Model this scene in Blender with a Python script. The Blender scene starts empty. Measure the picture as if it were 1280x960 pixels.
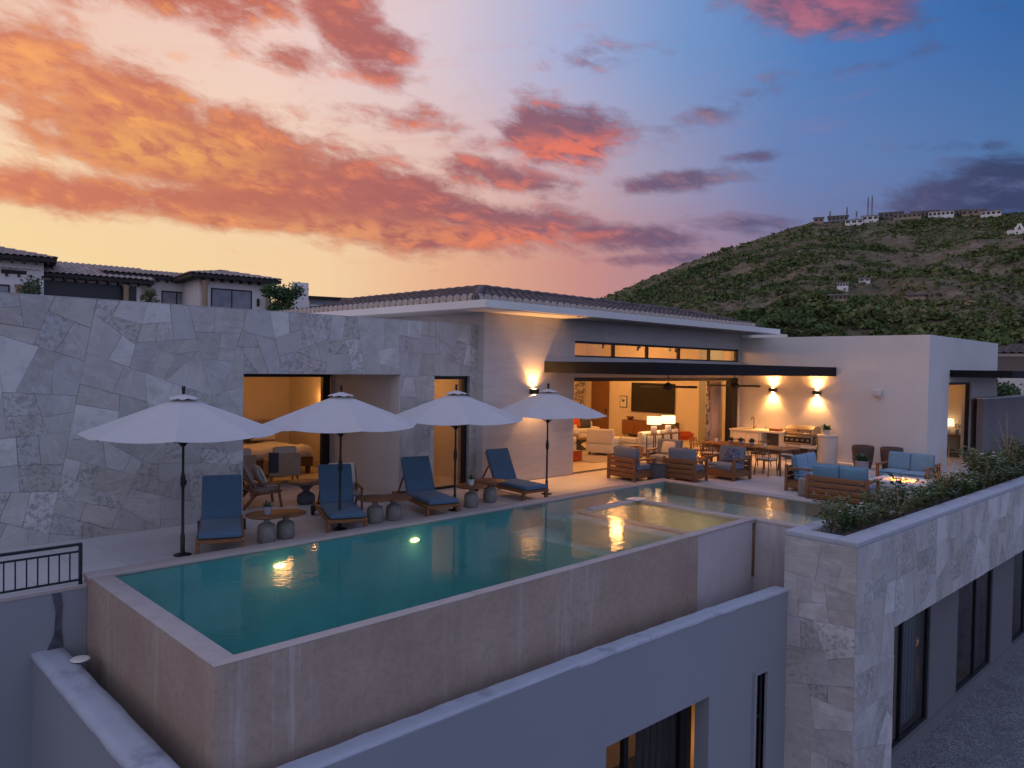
import bpy, bmesh, math, random
import numpy as np
from mathutils import Matrix, Vector, noise as mnoise
R=math.radians
PI=math.pi
scene=bpy.context.scene
COL=scene.collection
rnd=random.Random(7)

def lin(c):
    c=c/255.0
    return c/12.92 if c<=0.04045 else ((c+0.055)/1.055)**2.4
def srgb(r,g,b): return (lin(r),lin(g),lin(b),1.0)

# ------------------------------------------------------------------ node expression helper
class G:
    """tiny expression builder for shader nodes"""
    def __init__(s,nt): s.nt=nt
    def node(s,t,**kw):
        n=s.nt.nodes.new(t)
        for k,v in kw.items(): setattr(n,k,v)
        return n
    def put(s,sock,v):
        if isinstance(v,V): s.nt.links.new(v.o,sock)
        elif isinstance(v,(int,float)):
            if sock.type in('VECTOR',): sock.default_value=(v,v,v)
            elif sock.type=='RGBA': sock.default_value=(v,v,v,1)
            else: sock.default_value=v
        else: sock.default_value=v
    def m(s,op,*a,clamp=False):
        n=s.node('ShaderNodeMath',operation=op); n.use_clamp=clamp
        for i,x in enumerate(a): s.put(n.inputs[i],x)
        return V(s,n.outputs[0])
    def vm(s,op,*a,scale=None):
        n=s.node('ShaderNodeVectorMath',operation=op)
        for i,x in enumerate(a): s.put(n.inputs[i],x)
        if scale is not None: s.put(n.inputs['Scale'],scale)
        return V(s,n.outputs['Value' if op in('DOT_PRODUCT','LENGTH') else 'Vector'])
    def xyz(s,x,y,z):
        n=s.node('ShaderNodeCombineXYZ')
        for i,q in enumerate((x,y,z)): s.put(n.inputs[i],q)
        return V(s,n.outputs[0])
    def sep(s,v):
        n=s.node('ShaderNodeSeparateXYZ'); s.put(n.inputs[0],v)
        return [V(s,n.outputs[i]) for i in range(3)]
    def noise(s,vec,scale,detail=4,rough=.55,dist=0,color=False,dim='3D'):
        n=s.node('ShaderNodeTexNoise',noise_dimensions=dim)
        s.put(n.inputs['Vector'],vec)
        n.inputs['Scale'].default_value=scale; n.inputs['Detail'].default_value=detail
        n.inputs['Roughness'].default_value=rough; n.inputs['Distortion'].default_value=dist
        return V(s,n.outputs['Color' if color else 'Fac'])
    def voro(s,vec,scale,feature='F1',out='Color',rand=1.0,dist='EUCLIDEAN'):
        n=s.node('ShaderNodeTexVoronoi',feature=feature)
        if feature!='DISTANCE_TO_EDGE': n.distance=dist
        s.put(n.inputs['Vector'],vec); n.inputs['Scale'].default_value=scale; n.inputs['Randomness'].default_value=rand
        return V(s,n.outputs[out])
    def ramp(s,f,stops,interp='LINEAR'):
        n=s.node('ShaderNodeValToRGB'); s.put(n.inputs[0],f)
        cr=n.color_ramp; cr.interpolation=interp
        while len(cr.elements)<len(stops): cr.elements.new(0.5)
        for e,(p,c) in zip(cr.elements,stops):
            e.position=p
            e.color=c if len(c)==4 else (*c,1)
        return V(s,n.outputs[0])
    def step(s,x,a,b):
        n=s.node('ShaderNodeMapRange',interpolation_type='SMOOTHSTEP')
        s.put(n.inputs['Value'],x); n.inputs['From Min'].default_value=a; n.inputs['From Max'].default_value=b
        return V(s,n.outputs[0])
    def mix(s,f,a,b,blend='MIX'):
        n=s.node('ShaderNodeMix',data_type='RGBA',blend_type=blend)
        s.put(n.inputs[0],f); s.put(n.inputs[6],a); s.put(n.inputs[7],b)
        return V(s,n.outputs[2])
    def bump(s,h,strength=.3,dist=.02):
        n=s.node('ShaderNodeBump'); s.put(n.inputs['Height'],h)
        n.inputs['Strength'].default_value=strength; n.inputs['Distance'].default_value=dist
        return V(s,n.outputs[0])
    def obj(s):
        return V(s,s.node('ShaderNodeTexCoord').outputs['Object'])
    def pos(s):
        return V(s,s.node('ShaderNodeNewGeometry').outputs['Position'])
class V:
    def __init__(s,g,o): s.g=g;s.o=o
    def __add__(s,b): return s.g.m('ADD',s,b)
    __radd__=__add__
    def __sub__(s,b): return s.g.m('SUBTRACT',s,b)
    def __rsub__(s,b): return s.g.m('SUBTRACT',b,s)
    def __mul__(s,b): return s.g.m('MULTIPLY',s,b)
    __rmul__=__mul__
    def __truediv__(s,b): return s.g.m('DIVIDE',s,b)
    def __pow__(s,b): return s.g.m('POWER',s,b)

def newmat(name):
    m=bpy.data.materials.new(name); m.use_nodes=True
    nt=m.node_tree; g=G(nt); b=nt.nodes['Principled BSDF']
    return m,g,b
def mat(name,col,rough=.6,metal=0,var=.12,scale=6,bump=0,bscale=40,spec=None):
    """plain procedural material: base colour with noise variation and optional fine bump"""
    m,g,b=newmat(name)
    o=g.obj()
    n=g.noise(o,scale,5,.6)
    c=tuple(col[:3])
    lo=tuple(x*(1-var) for x in c)+(1,); hi=tuple(min(1,x*(1+var)) for x in c)+(1,)
    g.put(b.inputs['Base Color'],g.ramp(n,[(.3,lo),(.7,hi)]))
    b.inputs['Roughness'].default_value=rough; b.inputs['Metallic'].default_value=metal
    if spec is not None: b.inputs['Specular IOR Level'].default_value=spec
    if bump: g.put(b.inputs['Normal'],g.bump(g.noise(o,bscale,4),bump,.01))
    return m
def emit(name,col,strength):
    m,g,b=newmat(name)
    b.inputs['Base Color'].default_value=(*col[:3],1)
    b.inputs['Emission Color'].default_value=(*col[:3],1); b.inputs['Emission Strength'].default_value=strength
    return m

# ------------------------------------------------------------------ mesh builder
class MB:
    def __init__(s): s.v=[];s.f=[];s.sm=[]
    def add(s,vs,fs,M=None,smooth=False):
        o=len(s.v)
        if M is not None: vs=[tuple(M@Vector(p)) for p in vs]
        s.v+= [tuple(p) for p in vs]; s.f+=[tuple(i+o for i in f) for f in fs]; s.sm+=[smooth]*len(fs)
        return s
    def box(s,x0,x1,y0,y1,z0,z1,M=None):
        vs=[(x0,y0,z0),(x1,y0,z0),(x1,y1,z0),(x0,y1,z0),(x0,y0,z1),(x1,y0,z1),(x1,y1,z1),(x0,y1,z1)]
        fs=[(0,3,2,1),(4,5,6,7),(0,1,5,4),(1,2,6,5),(2,3,7,6),(3,0,4,7)]
        return s.add(vs,fs,M)
    def rbox(s,x0,x1,y0,y1,z0,z1,r=.03,seg=3,M=None,puff=0):
        bm=bmesh.new(); bmesh.ops.create_cube(bm,size=1)
        for v in bm.verts: v.co=Vector(((x0+x1)/2+v.co.x*(x1-x0),(y0+y1)/2+v.co.y*(y1-y0),(z0+z1)/2+v.co.z*(z1-z0)))
        if puff: bmesh.ops.subdivide_edges(bm,edges=bm.edges[:],cuts=3,use_grid_fill=True)
        sharp=[e for e in bm.edges if e.calc_face_angle(0)>.5] if puff else bm.edges[:]
        bmesh.ops.bevel(bm,geom=sharp,offset=r,segments=seg,affect='EDGES',profile=.5)
        if puff:
            c=Vector(((x0+x1)/2,(y0+y1)/2,(z0+z1)/2)); d=Vector((x1-x0,y1-y0,z1-z0))
            ax=min(range(3),key=lambda i:d[i]); oth=[i for i in range(3) if i!=ax]
            for v in bm.verts:
                q=1
                for i in oth: q*=max(0,1-(2*(v.co[i]-c[i])/d[i])**2)
                v.co[ax]+= (1 if v.co[ax]>c[ax] else -1)*puff*q**.6
        bm.verts.ensure_lookup_table(); bm.verts.index_update()
        s.add([tuple(v.co) for v in bm.verts],[[v.index for v in f.verts] for f in bm.faces],M,True); bm.free()
        return s
    def prism(s,poly,z0,z1,M=None):
        n=len(poly)
        vs=[(x,y,z0) for x,y in poly]+[(x,y,z1) for x,y in poly]
        fs=[tuple(range(n))[::-1],tuple(range(n,2*n))]+[(i,(i+1)%n,n+(i+1)%n,n+i) for i in range(n)]
        return s.add(vs,fs,M)
    def lathe(s,prof,seg=20,M=None,smooth=True,cap=True):
        vs=[];fs=[]
        for r,z in prof:
            for k in range(seg):
                a=2*PI*k/seg; vs.append((r*math.cos(a),r*math.sin(a),z))
        for i in range(len(prof)-1):
            for k in range(seg):
                k2=(k+1)%seg; fs.append((i*seg+k,i*seg+k2,(i+1)*seg+k2,(i+1)*seg+k))
        s.add(vs,fs,M,smooth)
        if cap:
            b=len(prof)-1
            if prof[0][0]>1e-4: s.add([vs[k] for k in range(seg)],[tuple(range(seg))[::-1]],M)
            if prof[b][0]>1e-4: s.add([vs[b*seg+k] for k in range(seg)],[tuple(range(seg))],M)
        return s
    def tube(s,pts,r,seg=8,M=None,r2=None):
        P=[Vector(p) for p in pts]; n=len(P); vs=[];fs=[]
        up=Vector((0,0,1))
        for i,p in enumerate(P):
            t=(P[min(i+1,n-1)]-P[max(i-1,0)]).normalized()
            u=t.cross(up if abs(t.z)<.95 else Vector((1,0,0))).normalized(); w=t.cross(u)
            rr=r if r2 is None else r+(r2-r)*i/(n-1)
            for k in range(seg):
                a=2*PI*k/seg; vs.append(tuple(p+u*(rr*math.cos(a))+w*(rr*math.sin(a))))
        for i in range(n-1):
            for k in range(seg):
                k2=(k+1)%seg; fs.append((i*seg+k,(i+1)*seg+k,(i+1)*seg+k2,i*seg+k2))
        fs.append(tuple(range(seg))); fs.append(tuple(range((n-1)*seg,n*seg))[::-1])
        return s.add(vs,fs,M,True)
    def bar(s,a,b,w,h,M=None):
        """rectangular bar from a to b"""
        a=Vector(a);b=Vector(b);t=(b-a).normalized()
        u=t.cross(Vector((0,0,1)) if abs(t.z)<.98 else Vector((0,1,0))).normalized(); q=u.cross(t)
        vs=[]
        for p in (a,b):
            for su,sq in((-1,-1),(1,-1),(1,1),(-1,1)): vs.append(tuple(p+u*(su*w/2)+q*(sq*h/2)))
        return s.add(vs,[(0,1,2,3),(7,6,5,4),(0,4,5,1),(1,5,6,2),(2,6,7,3),(3,7,4,0)],M)
    def mesh(s,name):
        me=bpy.data.meshes.new(name); me.from_pydata(s.v,[],s.f)
        me.polygons.foreach_set('use_smooth',s.sm)
        bm=bmesh.new(); bm.from_mesh(me); bmesh.ops.recalc_face_normals(bm,faces=bm.faces); bm.to_mesh(me); bm.free()
        return me
    def build(s,name,m,parent=None,bevel=0,seg=2):
        me=s.mesh(name); me.materials.append(m)
        o=bpy.data.objects.new(name,me); COL.objects.link(o)
        if parent is not None: o.parent=parent
        if bevel:
            md=o.modifiers.new('bevel','BEVEL'); md.width=bevel; md.segments=seg; md.limit_method='ANGLE'; md.angle_limit=R(40)
            md.harden_normals=False
        return o
def M_(loc=(0,0,0),rz=0,rx=0,ry=0): return Matrix.Translation(loc)@Matrix.Rotation(rz,4,'Z')@Matrix.Rotation(rx,4,'X')@Matrix.Rotation(ry,4,'Y')

def tag(o,label,cat,group=None,kind=None):
    if label: o['label']=label
    if cat: o['category']=cat
    if group: o['group']=group
    if kind: o['kind']=kind
    return o
def thing(name,label,cat,loc=(0,0,0),rz=0,group=None):
    o=bpy.data.objects.new(name,None); COL.objects.link(o); o.location=loc; o.rotation_euler=(0,0,rz); o.empty_display_size=.1
    return tag(o,label,cat,group)
def struct(name,mb,m,**k):
    o=mb.build(name,m,**k); o['kind']='structure'; return o
def dup(o,loc=None,rz=None,label=None,parent=None):
    c=o.copy(); COL.objects.link(c)
    if parent is not None: c.parent=parent
    for ch in list(o.children): dup(ch,parent=c)
    if loc is not None: c.location=loc
    if rz is not None: c.rotation_euler=(0,0,rz)
    if label: c['label']=label
    return c
def lamp(name,kind,loc,energy,col,size=.1,**k):
    l=bpy.data.lights.new(name,kind); l.energy=energy; l.color=col
    if kind in('POINT','SPOT'): l.shadow_soft_size=size
    if kind=='AREA': l.size=size
    for a,b in k.items(): setattr(l,a,b)
    o=bpy.data.objects.new(name,l); COL.objects.link(o); o.location=loc
    return o
def aim(o,d): o.rotation_euler=Vector(d).to_track_quat('-Z','Y').to_euler()
S=.96
def sc(x,y,z=0): return (x*S,y*S,3-(3-z)*S)
# ------------------------------------------------------------------ camera
YAW,PITCH,ROLL=R(45.43),R(1.327),R(.936)
CAMP=Vector((0,0,3.0))
F_=Vector((math.cos(YAW)*math.cos(PITCH),math.sin(YAW)*math.cos(PITCH),-math.sin(PITCH)))
R0=Vector((math.sin(YAW),-math.cos(YAW),0)); U0=R0.cross(F_)
Rr=R0*math.cos(ROLL)+U0*math.sin(ROLL); Ur=U0*math.cos(ROLL)-R0*math.sin(ROLL)
cd=bpy.data.cameras.new('camera'); cam=bpy.data.objects.new('camera',cd); COL.objects.link(cam)
cd.sensor_width=36; cd.lens=927.8/1280*36; cd.clip_end=6000; cd.clip_start=.1
cam.matrix_world=Matrix(((Rr.x,Ur.x,-F_.x,0),(Rr.y,Ur.y,-F_.y,0),(Rr.z,Ur.z,-F_.z,3.0),(0,0,0,1)))
scene.camera=cam
vs=scene.view_settings; vs.view_transform='Standard'; vs.look='None'; vs.gamma=1; vs.exposure=0; vs.use_curve_mapping=False
scene.cycles.use_denoising=True
scene.cycles.max_bounces=8; scene.cycles.diffuse_bounces=3; scene.cycles.glossy_bounces=4; scene.cycles.transparent_max_bounces=12
scene.cycles.caustics_reflective=False; scene.cycles.caustics_refractive=False
scene.cycles.sample_clamp_indirect=6

# ------------------------------------------------------------------ dusk sky
w=bpy.data.worlds.new('World'); scene.world=w; w.use_nodes=True
nt=w.node_tree; g=G(nt); bg=nt.nodes['Background']
d=V(g,g.node('ShaderNodeTexCoord').outputs['Generated'])
FH=Vector((math.cos(YAW),math.sin(YAW),0))
dx,dy,dz=g.sep(d)
az=g.m('ARCTAN2',g.vm('DOT_PRODUCT',d,tuple(R0)),g.vm('DOT_PRODUCT',d,tuple(FH)))*(180/PI)
el=g.m('ARCSINE',g.m('MINIMUM',g.m('MAXIMUM',dz,-1),1))*(180/PI)
azn=az/360+.5
def azramp(stops):
    return g.ramp(azn,[((a+180)/360,srgb(*c)) for a,c in stops])
BK=(192,198,228)
LOW=azramp([(-180,BK),(-110,(226,194,190)),(-60,(240,196,150)),(-35,(247,216,163)),(-14,(243,206,162)),(-4,(228,172,140)),(5,(200,143,135)),(13,(168,130,145)),(22,(120,118,150)),(34,(92,104,148)),(75,(134,148,204)),(180,BK)])
MID=azramp([(-180,BK),(-100,(218,196,204)),(-60,(235,195,175)),(-34,(247,212,178)),(-18,(244,212,188)),(-6,(230,192,178)),(2,(210,176,178)),(10,(164,156,182)),(19,(108,130,180)),(34,(80,116,168)),(80,(130,148,208)),(180,BK)])
HIGH=azramp([(-180,BK),(-100,(205,196,212)),(-60,(222,186,178)),(-34,(238,198,180)),(-18,(240,206,196)),(-6,(216,198,208)),(3,(168,176,212)),(12,(118,150,200)),(22,(78,122,184)),(34,(54,102,166)),(90,(130,148,208)),(180,BK)])
ZEN=srgb(166,178,222)
base=g.mix(g.step(el,7,15),LOW,MID); base=g.mix(g.step(el,13,23.5),base,HIGH); base=g.mix(g.step(el,26,60),base,ZEN)
# clouds: placed banks (azimuth, elevation, half widths, tilt, weight) broken up by warped noise
P0=g.xyz(az,el*2.3-az*0.32*-1.0,0)
wn=g.noise(P0,.11,5,.6,color=True)
Pw=g.vm('ADD',P0,g.vm('SCALE',g.vm('SUBTRACT',wn,(.5,.5,.5)),scale=4.5))
n1=g.noise(Pw,.20,10,.63)
n1b=g.noise(g.vm('ADD',Pw,(.4,-1.8,0)),.20,8,.63)
n2=g.noise(Pw,.5,5,.55)
banks=[(-34,17.9,7,2.4,-.2,1.15),(-27,15.6,8,3.6,-.26,1.3),(-18.5,13.6,8,3.3,-.22,1.3),(-10,12.4,8,2.6,-.16,1.25),(-2,10.9,8,1.7,-.10,1.15),
 (-30,10.9,9,1.5,.02,1.1),(-20,10.9,9,1.4,-.02,1.3),(-8,9.8,9,1.0,-.02,1.15),(8,9.9,7,1.0,-.03,1.05),(3.4,17.2,4.6,2.1,-.12,1.35),(-12.6,23.8,4.5,2.8,-.5,1.1),(-26,24.4,12,2.0,0,1.1),
 (-17,21.5,3.5,1.3,-.1,.8),(22.5,24.3,5.5,2.2,-.15,1.15),(33.5,11.8,6.5,1.9,.12,1.35),(11.5,13.8,5,.8,.05,.95),(17,10.6,4.5,.8,0,.85),(-7,17.6,8,1.6,-.12,.62),(-1,14.3,7,1.3,-.1,.85),(18.5,15.3,3,.5,0,.75),
 (-14,11.4,11,2.1,-.10,1.42),(-4,10.2,8,1.3,-.06,1.15),(-70,14,22,5,0,.9),(-130,20,30,7,0,.6),(100,25,30,8,0,.6),(12,8.2,6,.6,0,.75),(15,18.5,5,1.2,.3,.6),(6,22.5,5,1.2,0,.55),(26,20.5,5,.6,.1,.5),(31,14.6,4,.5,-.12,.6)]
mask=None
for a0,e0,sa,se,t,wt in banks:
    x=(az-a0)/sa; y=(el-(e0+0.0)-(az-a0)*t)/se
    q=g.m('EXPONENT',(x*x+y*y)*-.7)*wt
    mask=q if mask is None else g.m('MAXIMUM',mask,q)
dens_in=mask+(n1-.5)*1.9+(n2-.5)*.4
dens=g.step(dens_in,.27,.92)
lit=g.step(n1-n1b+(n2-.5)*.3,-.03,.30)
CL_SH=azramp([(-180,(96,96,135)),(-60,(190,120,105)),(-34,(206,116,92)),(-20,(186,98,84)),(-8,(164,90,92)),(0,(135,88,104)),(8,(112,86,112)),(16,(98,90,122)),(26,(84,84,120)),(33,(56,64,98)),(60,(80,84,125)),(180,(96,96,135))])
CL_LT=azramp([(-180,(150,140,175)),(-60,(250,180,120)),(-34,(246,158,96)),(-25,(250,164,86)),(-17,(236,134,90)),(-10,(226,122,94)),(-4,(222,118,98)),(0,(226,126,104)),(5,(222,112,96)),(10,(166,120,132)),(18,(146,124,152)),(23,(176,114,134)),(30,(92,98,138)),(60,(130,125,165)),(180,(150,140,175))])
cc=g.mix(lit,CL_SH,CL_LT)
def glow(a0,e0,sa,se,col,k,c):
    x=(az-a0)/sa; y=(el-e0)/se
    q=g.m('EXPONENT',(x*x+y*y)*-.8)*k
    return g.mix(g.m('MULTIPLY',q,g.step(n2,.28,.6)),c,srgb(*col))
cc=glow(-25,14.4,6,1.5,(252,178,92),.75,cc)
cc=glow(-33,17.8,5,1.7,(250,170,100),.6,cc)
cc=glow(4,15.9,5,1.2,(244,120,88),.9,cc)
cc=glow(-1,9.8,6,.8,(248,128,88),.75,cc)
cc=glow(22,24.5,5,2,(205,108,120),.6,cc)
cc=glow(-14,9.6,9,1.1,(246,170,110),.6,cc)
wisp=g.step(g.noise(g.xyz(az*.35,el*2.4-az*.25,3),.5,6,.6),.5,.8)*.28
base=g.mix(wisp*g.step(el,5,9),base,g.mix(.5,CL_LT,base))
col=g.mix(dens*.93,base,cc)
# ground side of the dome: dark
col=g.mix(g.step(el,-6,-1),srgb(70,66,78),col)
g.put(bg.inputs['Color'],col); bg.inputs['Strength'].default_value=1.0
# afterglow of the sun that has just set, far left behind the hills
sun=lamp('afterglow_sun','SUN',(0,0,50),.12,(1,.55,.32),angle=R(25))
sa=YAW+R(62); aim(sun,(-math.cos(sa)*math.cos(R(9)),-math.sin(sa)*math.cos(R(9)),-math.sin(R(9))))
# ------------------------------------------------------------------ materials
def stone_mat(name,tint=(1,1,1)):
    """flagstone faces: every slab carries its own random numbers in the 'slab' attribute"""
    m,g,b=newmat(name); o=g.obj()
    at=g.node('ShaderNodeAttribute',attribute_name='slab'); cell=V(g,at.outputs['Color']); cr,cg,cb=g.sep(cell)
    T=lambda *c:(c[0]*tint[0],c[1]*tint[1],c[2]*tint[2],1)
    c0=g.ramp(cr,[(0,T(.44,.425,.40)),(.12,T(.53,.51,.485)),(.28,T(.49,.47,.445)),(.45,T(.57,.55,.525)),(.6,T(.51,.47,.43)),(.72,T(.65,.635,.615)),(.84,T(.485,.475,.47))],'CONSTANT')
    q=g.vm('ADD',o,g.vm('SCALE',cell,scale=37))
    # bedding direction turns from slab to slab
    rt=g.node('ShaderNodeVectorRotate',rotation_type='Y_AXIS'); g.put(rt.inputs['Vector'],q); g.put(rt.inputs['Angle'],cb*3.1); qr=V(g,rt.outputs[0])
    cloud=g.noise(q,1.7,8,.68); fine=g.noise(q,12,7,.74); lay=g.noise(g.vm('MULTIPLY',qr,(1.1,1.1,6)),1.7,7,.7)
    c1=g.mix(g.step(cloud,.44,.68)*.5,c0,T(.30,.265,.235))
    c1=g.mix(g.step(lay,.5,.70)*.55,c1,T(.64,.62,.60))
    c1=g.mix(g.step(g.noise(o,.8,6,.7),.48,.72)*.4,c1,T(.36,.335,.315))
    pits=g.step(fine,.47,.60)*g.step(cg,.70,.78)
    c1=g.mix(pits*.6,c1,T(.20,.19,.185))
    c1=g.mix(g.step(g.noise(q,6,6,.75),.56,.70)*g.step(cb,.35,.6)*.5,c1,T(.22,.20,.19))
    c1=g.mix(g.step(fine,.55,.75)*.25,c1,T(.66,.645,.63))
    g.put(b.inputs['Base Color'],c1); b.inputs['Roughness'].default_value=.85; b.inputs['Specular IOR Level'].default_value=.3
    g.put(b.inputs['Normal'],g.bump(fine*.35+cloud*.8+lay*.7,.55,.05))
    return m
def chunk(p):
    n=len(p); A=abs(sum(p[i][0]*p[(i+1)%n][1]-p[(i+1)%n][0]*p[i][1] for i in range(n)))/2
    L=sum(math.hypot(p[i][0]-p[(i+1)%n][0],p[i][1]-p[(i+1)%n][1]) for i in range(n))
    return A/(L*L)*(.55 if n==3 else 1)
def split_poly(P,r,amax):
    """cut a convex polygon by wandering lines until every piece is slab sized"""
    out=[];st=[P]
    while st:
        p=st.pop(); n=len(p)
        A=abs(sum(p[i][0]*p[(i+1)%n][1]-p[(i+1)%n][0]*p[i][1] for i in range(n)))/2
        if A<amax*(.35+.9*r.random()**1.2): out.append(p); continue
        cx=sum(q[0] for q in p)/n; cy=sum(q[1] for q in p)/n
        sxx=sum((q[0]-cx)**2 for q in p); syy=sum((q[1]-cy)**2 for q in p); sxy=sum((q[0]-cx)*(q[1]-cy) for q in p)
        th0=.5*math.atan2(2*sxy,sxx-syy); best=-1
        for _ in range(6):      # of several rough cuts keep the one that leaves the chunkiest pieces
            th=th0+r.gauss(0,.30); nx,ny=math.cos(th),math.sin(th); e=math.sqrt(max(sxx,syy)/n)*.5*r.uniform(-1,1)
            d=nx*cx+ny*cy+e; a=clip(p,nx,ny,d); b=clip(p,-nx,-ny,-d)
            if len(a)<3 or len(b)<3: continue
            q=min(chunk(a),chunk(b))
            if q>best: best=q; ab=(a,b)
        if best<0: out.append(p); continue
        a,b=ab
        if len(a)<3 or len(b)<3: out.append(p); continue
        st+=[a,b]
    return out
def clip(p,nx,ny,d):
    o=[];n=len(p)
    for i in range(n):
        p0,p1=p[i],p[(i+1)%n]; s0=nx*p0[0]+ny*p0[1]-d; s1=nx*p1[0]+ny*p1[1]-d
        if s0<=0: o.append(p0)
        if s0*s1<0: t=s0/(s0-s1); o.append((p0[0]+(p1[0]-p0[0])*t,p0[1]+(p1[1]-p0[1])*t))
    return o
def inset(p,d):
    n=len(p); q=p
    A=sum(p[i][0]*p[(i+1)%n][1]-p[(i+1)%n][0]*p[i][1] for i in range(n))
    sg=1 if A>0 else -1
    for i in range(n):
        (x0,y0),(x1,y1)=p[i],p[(i+1)%n]; L=math.hypot(x1-x0,y1-y0)
        if L<1e-5: continue
        nx,ny=(y1-y0)/L*sg,-(x1-x0)/L*sg
        q=clip(q,nx,ny,nx*x0+ny*y0-d)
        if len(q)<3: return []
    return q
def cladding(name,faces,amax,seed,m,parent,holes=()):
    """faces: (polygon in 2D, map(u,v,out)->xyz, holes). one mesh of separate slabs with real thickness and joints"""
    r=random.Random(seed); vs=[];fs=[];cs=[]
    for poly,mp,hl in faces:
        for p in split_poly(poly,r,amax):
            parts=[p]
            for (x0,x1,z1) in hl:
                nw=[]
                for q in parts:
                    for z in (clip(q,1,0,x0),clip(clip(clip(q,-1,0,-x0),1,0,x1),0,-1,-z1),clip(q,-1,0,-x1)):
                        if len(z)>=3: nw.append(z)
                parts=nw
            for q in parts:
                gap=r.choice((.0006,.001,.0015,.0035)); b0=inset(q,gap); b1=inset(q,gap+.004)
                if len(b0)<3 or len(b1)<3: continue
                dp=r.uniform(.016,.024); col=(r.random(),r.random(),r.random(),1)
                tx,ty=r.gauss(0,.006),r.gauss(0,.006); cx=sum(z[0] for z in b1)/len(b1); cy=sum(z[1] for z in b1)/len(b1)
                H=lambda u,v:dp+tx*(u-cx)+ty*(v-cy)
                o=len(vs); n=len(b0)
                rows=[[mp(u,v,-.01) for u,v in b0],[mp(u,v,H(u,v)-.003) for u,v in b0]]
                for rw_ in rows: vs+=rw_
                fs+=[(o+i,o+(i+1)%n,o+n+(i+1)%n,o+n+i) for i in range(n)]; k=2*n
                if len(b1)==n:
                    vs+=[mp(u,v,H(u,v)) for u,v in b1]; fs+=[(o+n+i,o+n+(i+1)%n,o+2*n+(i+1)%n,o+2*n+i) for i in range(n)]; fs.append(tuple(range(o+2*n,o+3*n))); k=3*n
                else: fs.append(tuple(range(o+n,o+2*n)))
                cs+=[col]*k
    me=bpy.data.meshes.new(name); me.from_pydata(vs,[],fs)
    bm=bmesh.new(); bm.from_mesh(me); bmesh.ops.recalc_face_normals(bm,faces=bm.faces); bm.to_mesh(me); bm.free()
    at=me.color_attributes.new('slab','FLOAT_COLOR','POINT'); at.data.foreach_set('color',[x for c in cs for x in c])
    me.materials.append(m); o=bpy.data.objects.new(name,me); COL.objects.link(o); o.parent=parent; return o
def plaster_mat(name,c,stain=.25,streak=0,scale=.6,stc=(.3,.28,.27)):
    m,g,b=newmat(name); o=g.obj()
    n=g.noise(o,scale,6,.6); f=g.noise(o,18,5,.65)
    st=g.noise(g.vm('MULTIPLY',o,(1,1,.10)),3.0,5,.65)
    c0=g.ramp(n,[(.3,tuple(x*.93 for x in c)),(.7,tuple(min(1,x*1.04) for x in c))])
    c0=g.mix(g.step(g.noise(o,1.7,6,.7),.52,.75)*stain,c0,(*stc,1))
    if streak: c0=g.mix(g.step(st,.5,.68)*streak,c0,(*stc,1))
    g.put(b.inputs['Base Color'],c0); b.inputs['Roughness'].default_value=.85; b.inputs['Specular IOR Level'].default_value=.25
    g.put(b.inputs['Normal'],g.bump(f+n*.5,.12,.01))
    return m
def wood_mat(name,a,c,scale=1,rough=.5):
    m,g,b=newmat(name); o=g.obj()
    q=g.vm('MULTIPLY',o,(9*scale,9*scale,9*scale))
    n=g.noise(q,.7,6,.7,1.2); f=g.noise(g.vm('MULTIPLY',o,(4,40,40)),1.5,4,.7)
    g.put(b.inputs['Base Color'],g.ramp(n*.6+f*.4,[(.3,a),(.7,c)]))
    b.inputs['Roughness'].default_value=rough; g.put(b.inputs['Normal'],g.bump(f,.15,.005))
    return m
def fabric_mat(name,c,var=.12):
    m,g,b=newmat(name); o=g.obj()
    n=g.noise(o,3,5,.6); wv=g.noise(o,160,2,.6)
    g.put(b.inputs['Base Color'],g.ramp(n*.6+wv*.4,[(.3,tuple(x*(1-var) for x in c)),(.7,tuple(x*(1+var) for x in c))]))
    b.inputs['Roughness'].default_value=.9; b.inputs['Specular IOR Level'].default_value=.2
    b.inputs['Sheen Weight'].default_value=.15
    g.put(b.inputs['Normal'],g.bump(wv+g.noise(o,9,3)*1.5,.25,.006))
    return m
M={}
M['stone']=stone_mat('flagstone_cladding')
M['stone2']=stone_mat('flagstone_tower',(1.0,1.0,1.03))
M['mortar']=mat('stone_mortar',(.33,.31,.29),.95,0,.25,9,.3,40)
M['plaster']=plaster_mat('white_plaster',(.66,.64,.62),.10,.08,stc=(.5,.47,.45))
M['trav']=None
def trav():
    m,g,b=newmat('travertine_plaster'); o=g.obj()
    lay=g.noise(g.vm('MULTIPLY',o,(.8,.8,5)),1.3,7,.68); n=g.noise(o,.7,5,.6)
    row=g.node('ShaderNodeTexBrick'); 
    x,y,z=g.sep(o); g.put(row.inputs['Vector'],g.xyz(x+y,z,0)); row.inputs['Scale'].default_value=1
    row.inputs['Brick Width'].default_value=1.5; row.inputs['Row Height'].default_value=.62; row.inputs['Mortar Size'].default_value=.004; row.inputs['Mortar Smooth'].default_value=.3
    row.inputs['Color1'].default_value=(.50,.47,.45,1); row.inputs['Color2'].default_value=(.56,.53,.51,1); row.inputs['Mortar'].default_value=(.40,.37,.36,1)
    c=g.mix(g.step(lay,.45,.7)*.5,V(g,row.outputs['Color']),(.41,.37,.35,1))
    c=g.mix(g.step(n,.45,.75)*.25,c,(.64,.62,.60,1))
    g.put(b.inputs['Base Color'],c); b.inputs['Roughness'].default_value=.75; g.put(b.inputs['Normal'],g.bump(lay,.15,.01))
    return m
M['trav']=trav()
M['fascia']=plaster_mat('fascia_paint',(.72,.70,.68),.05)
M['retain']=plaster_mat('retaining_render',(.285,.30,.335),.15,.2,.35,stc=(.26,.29,.33))
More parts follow.
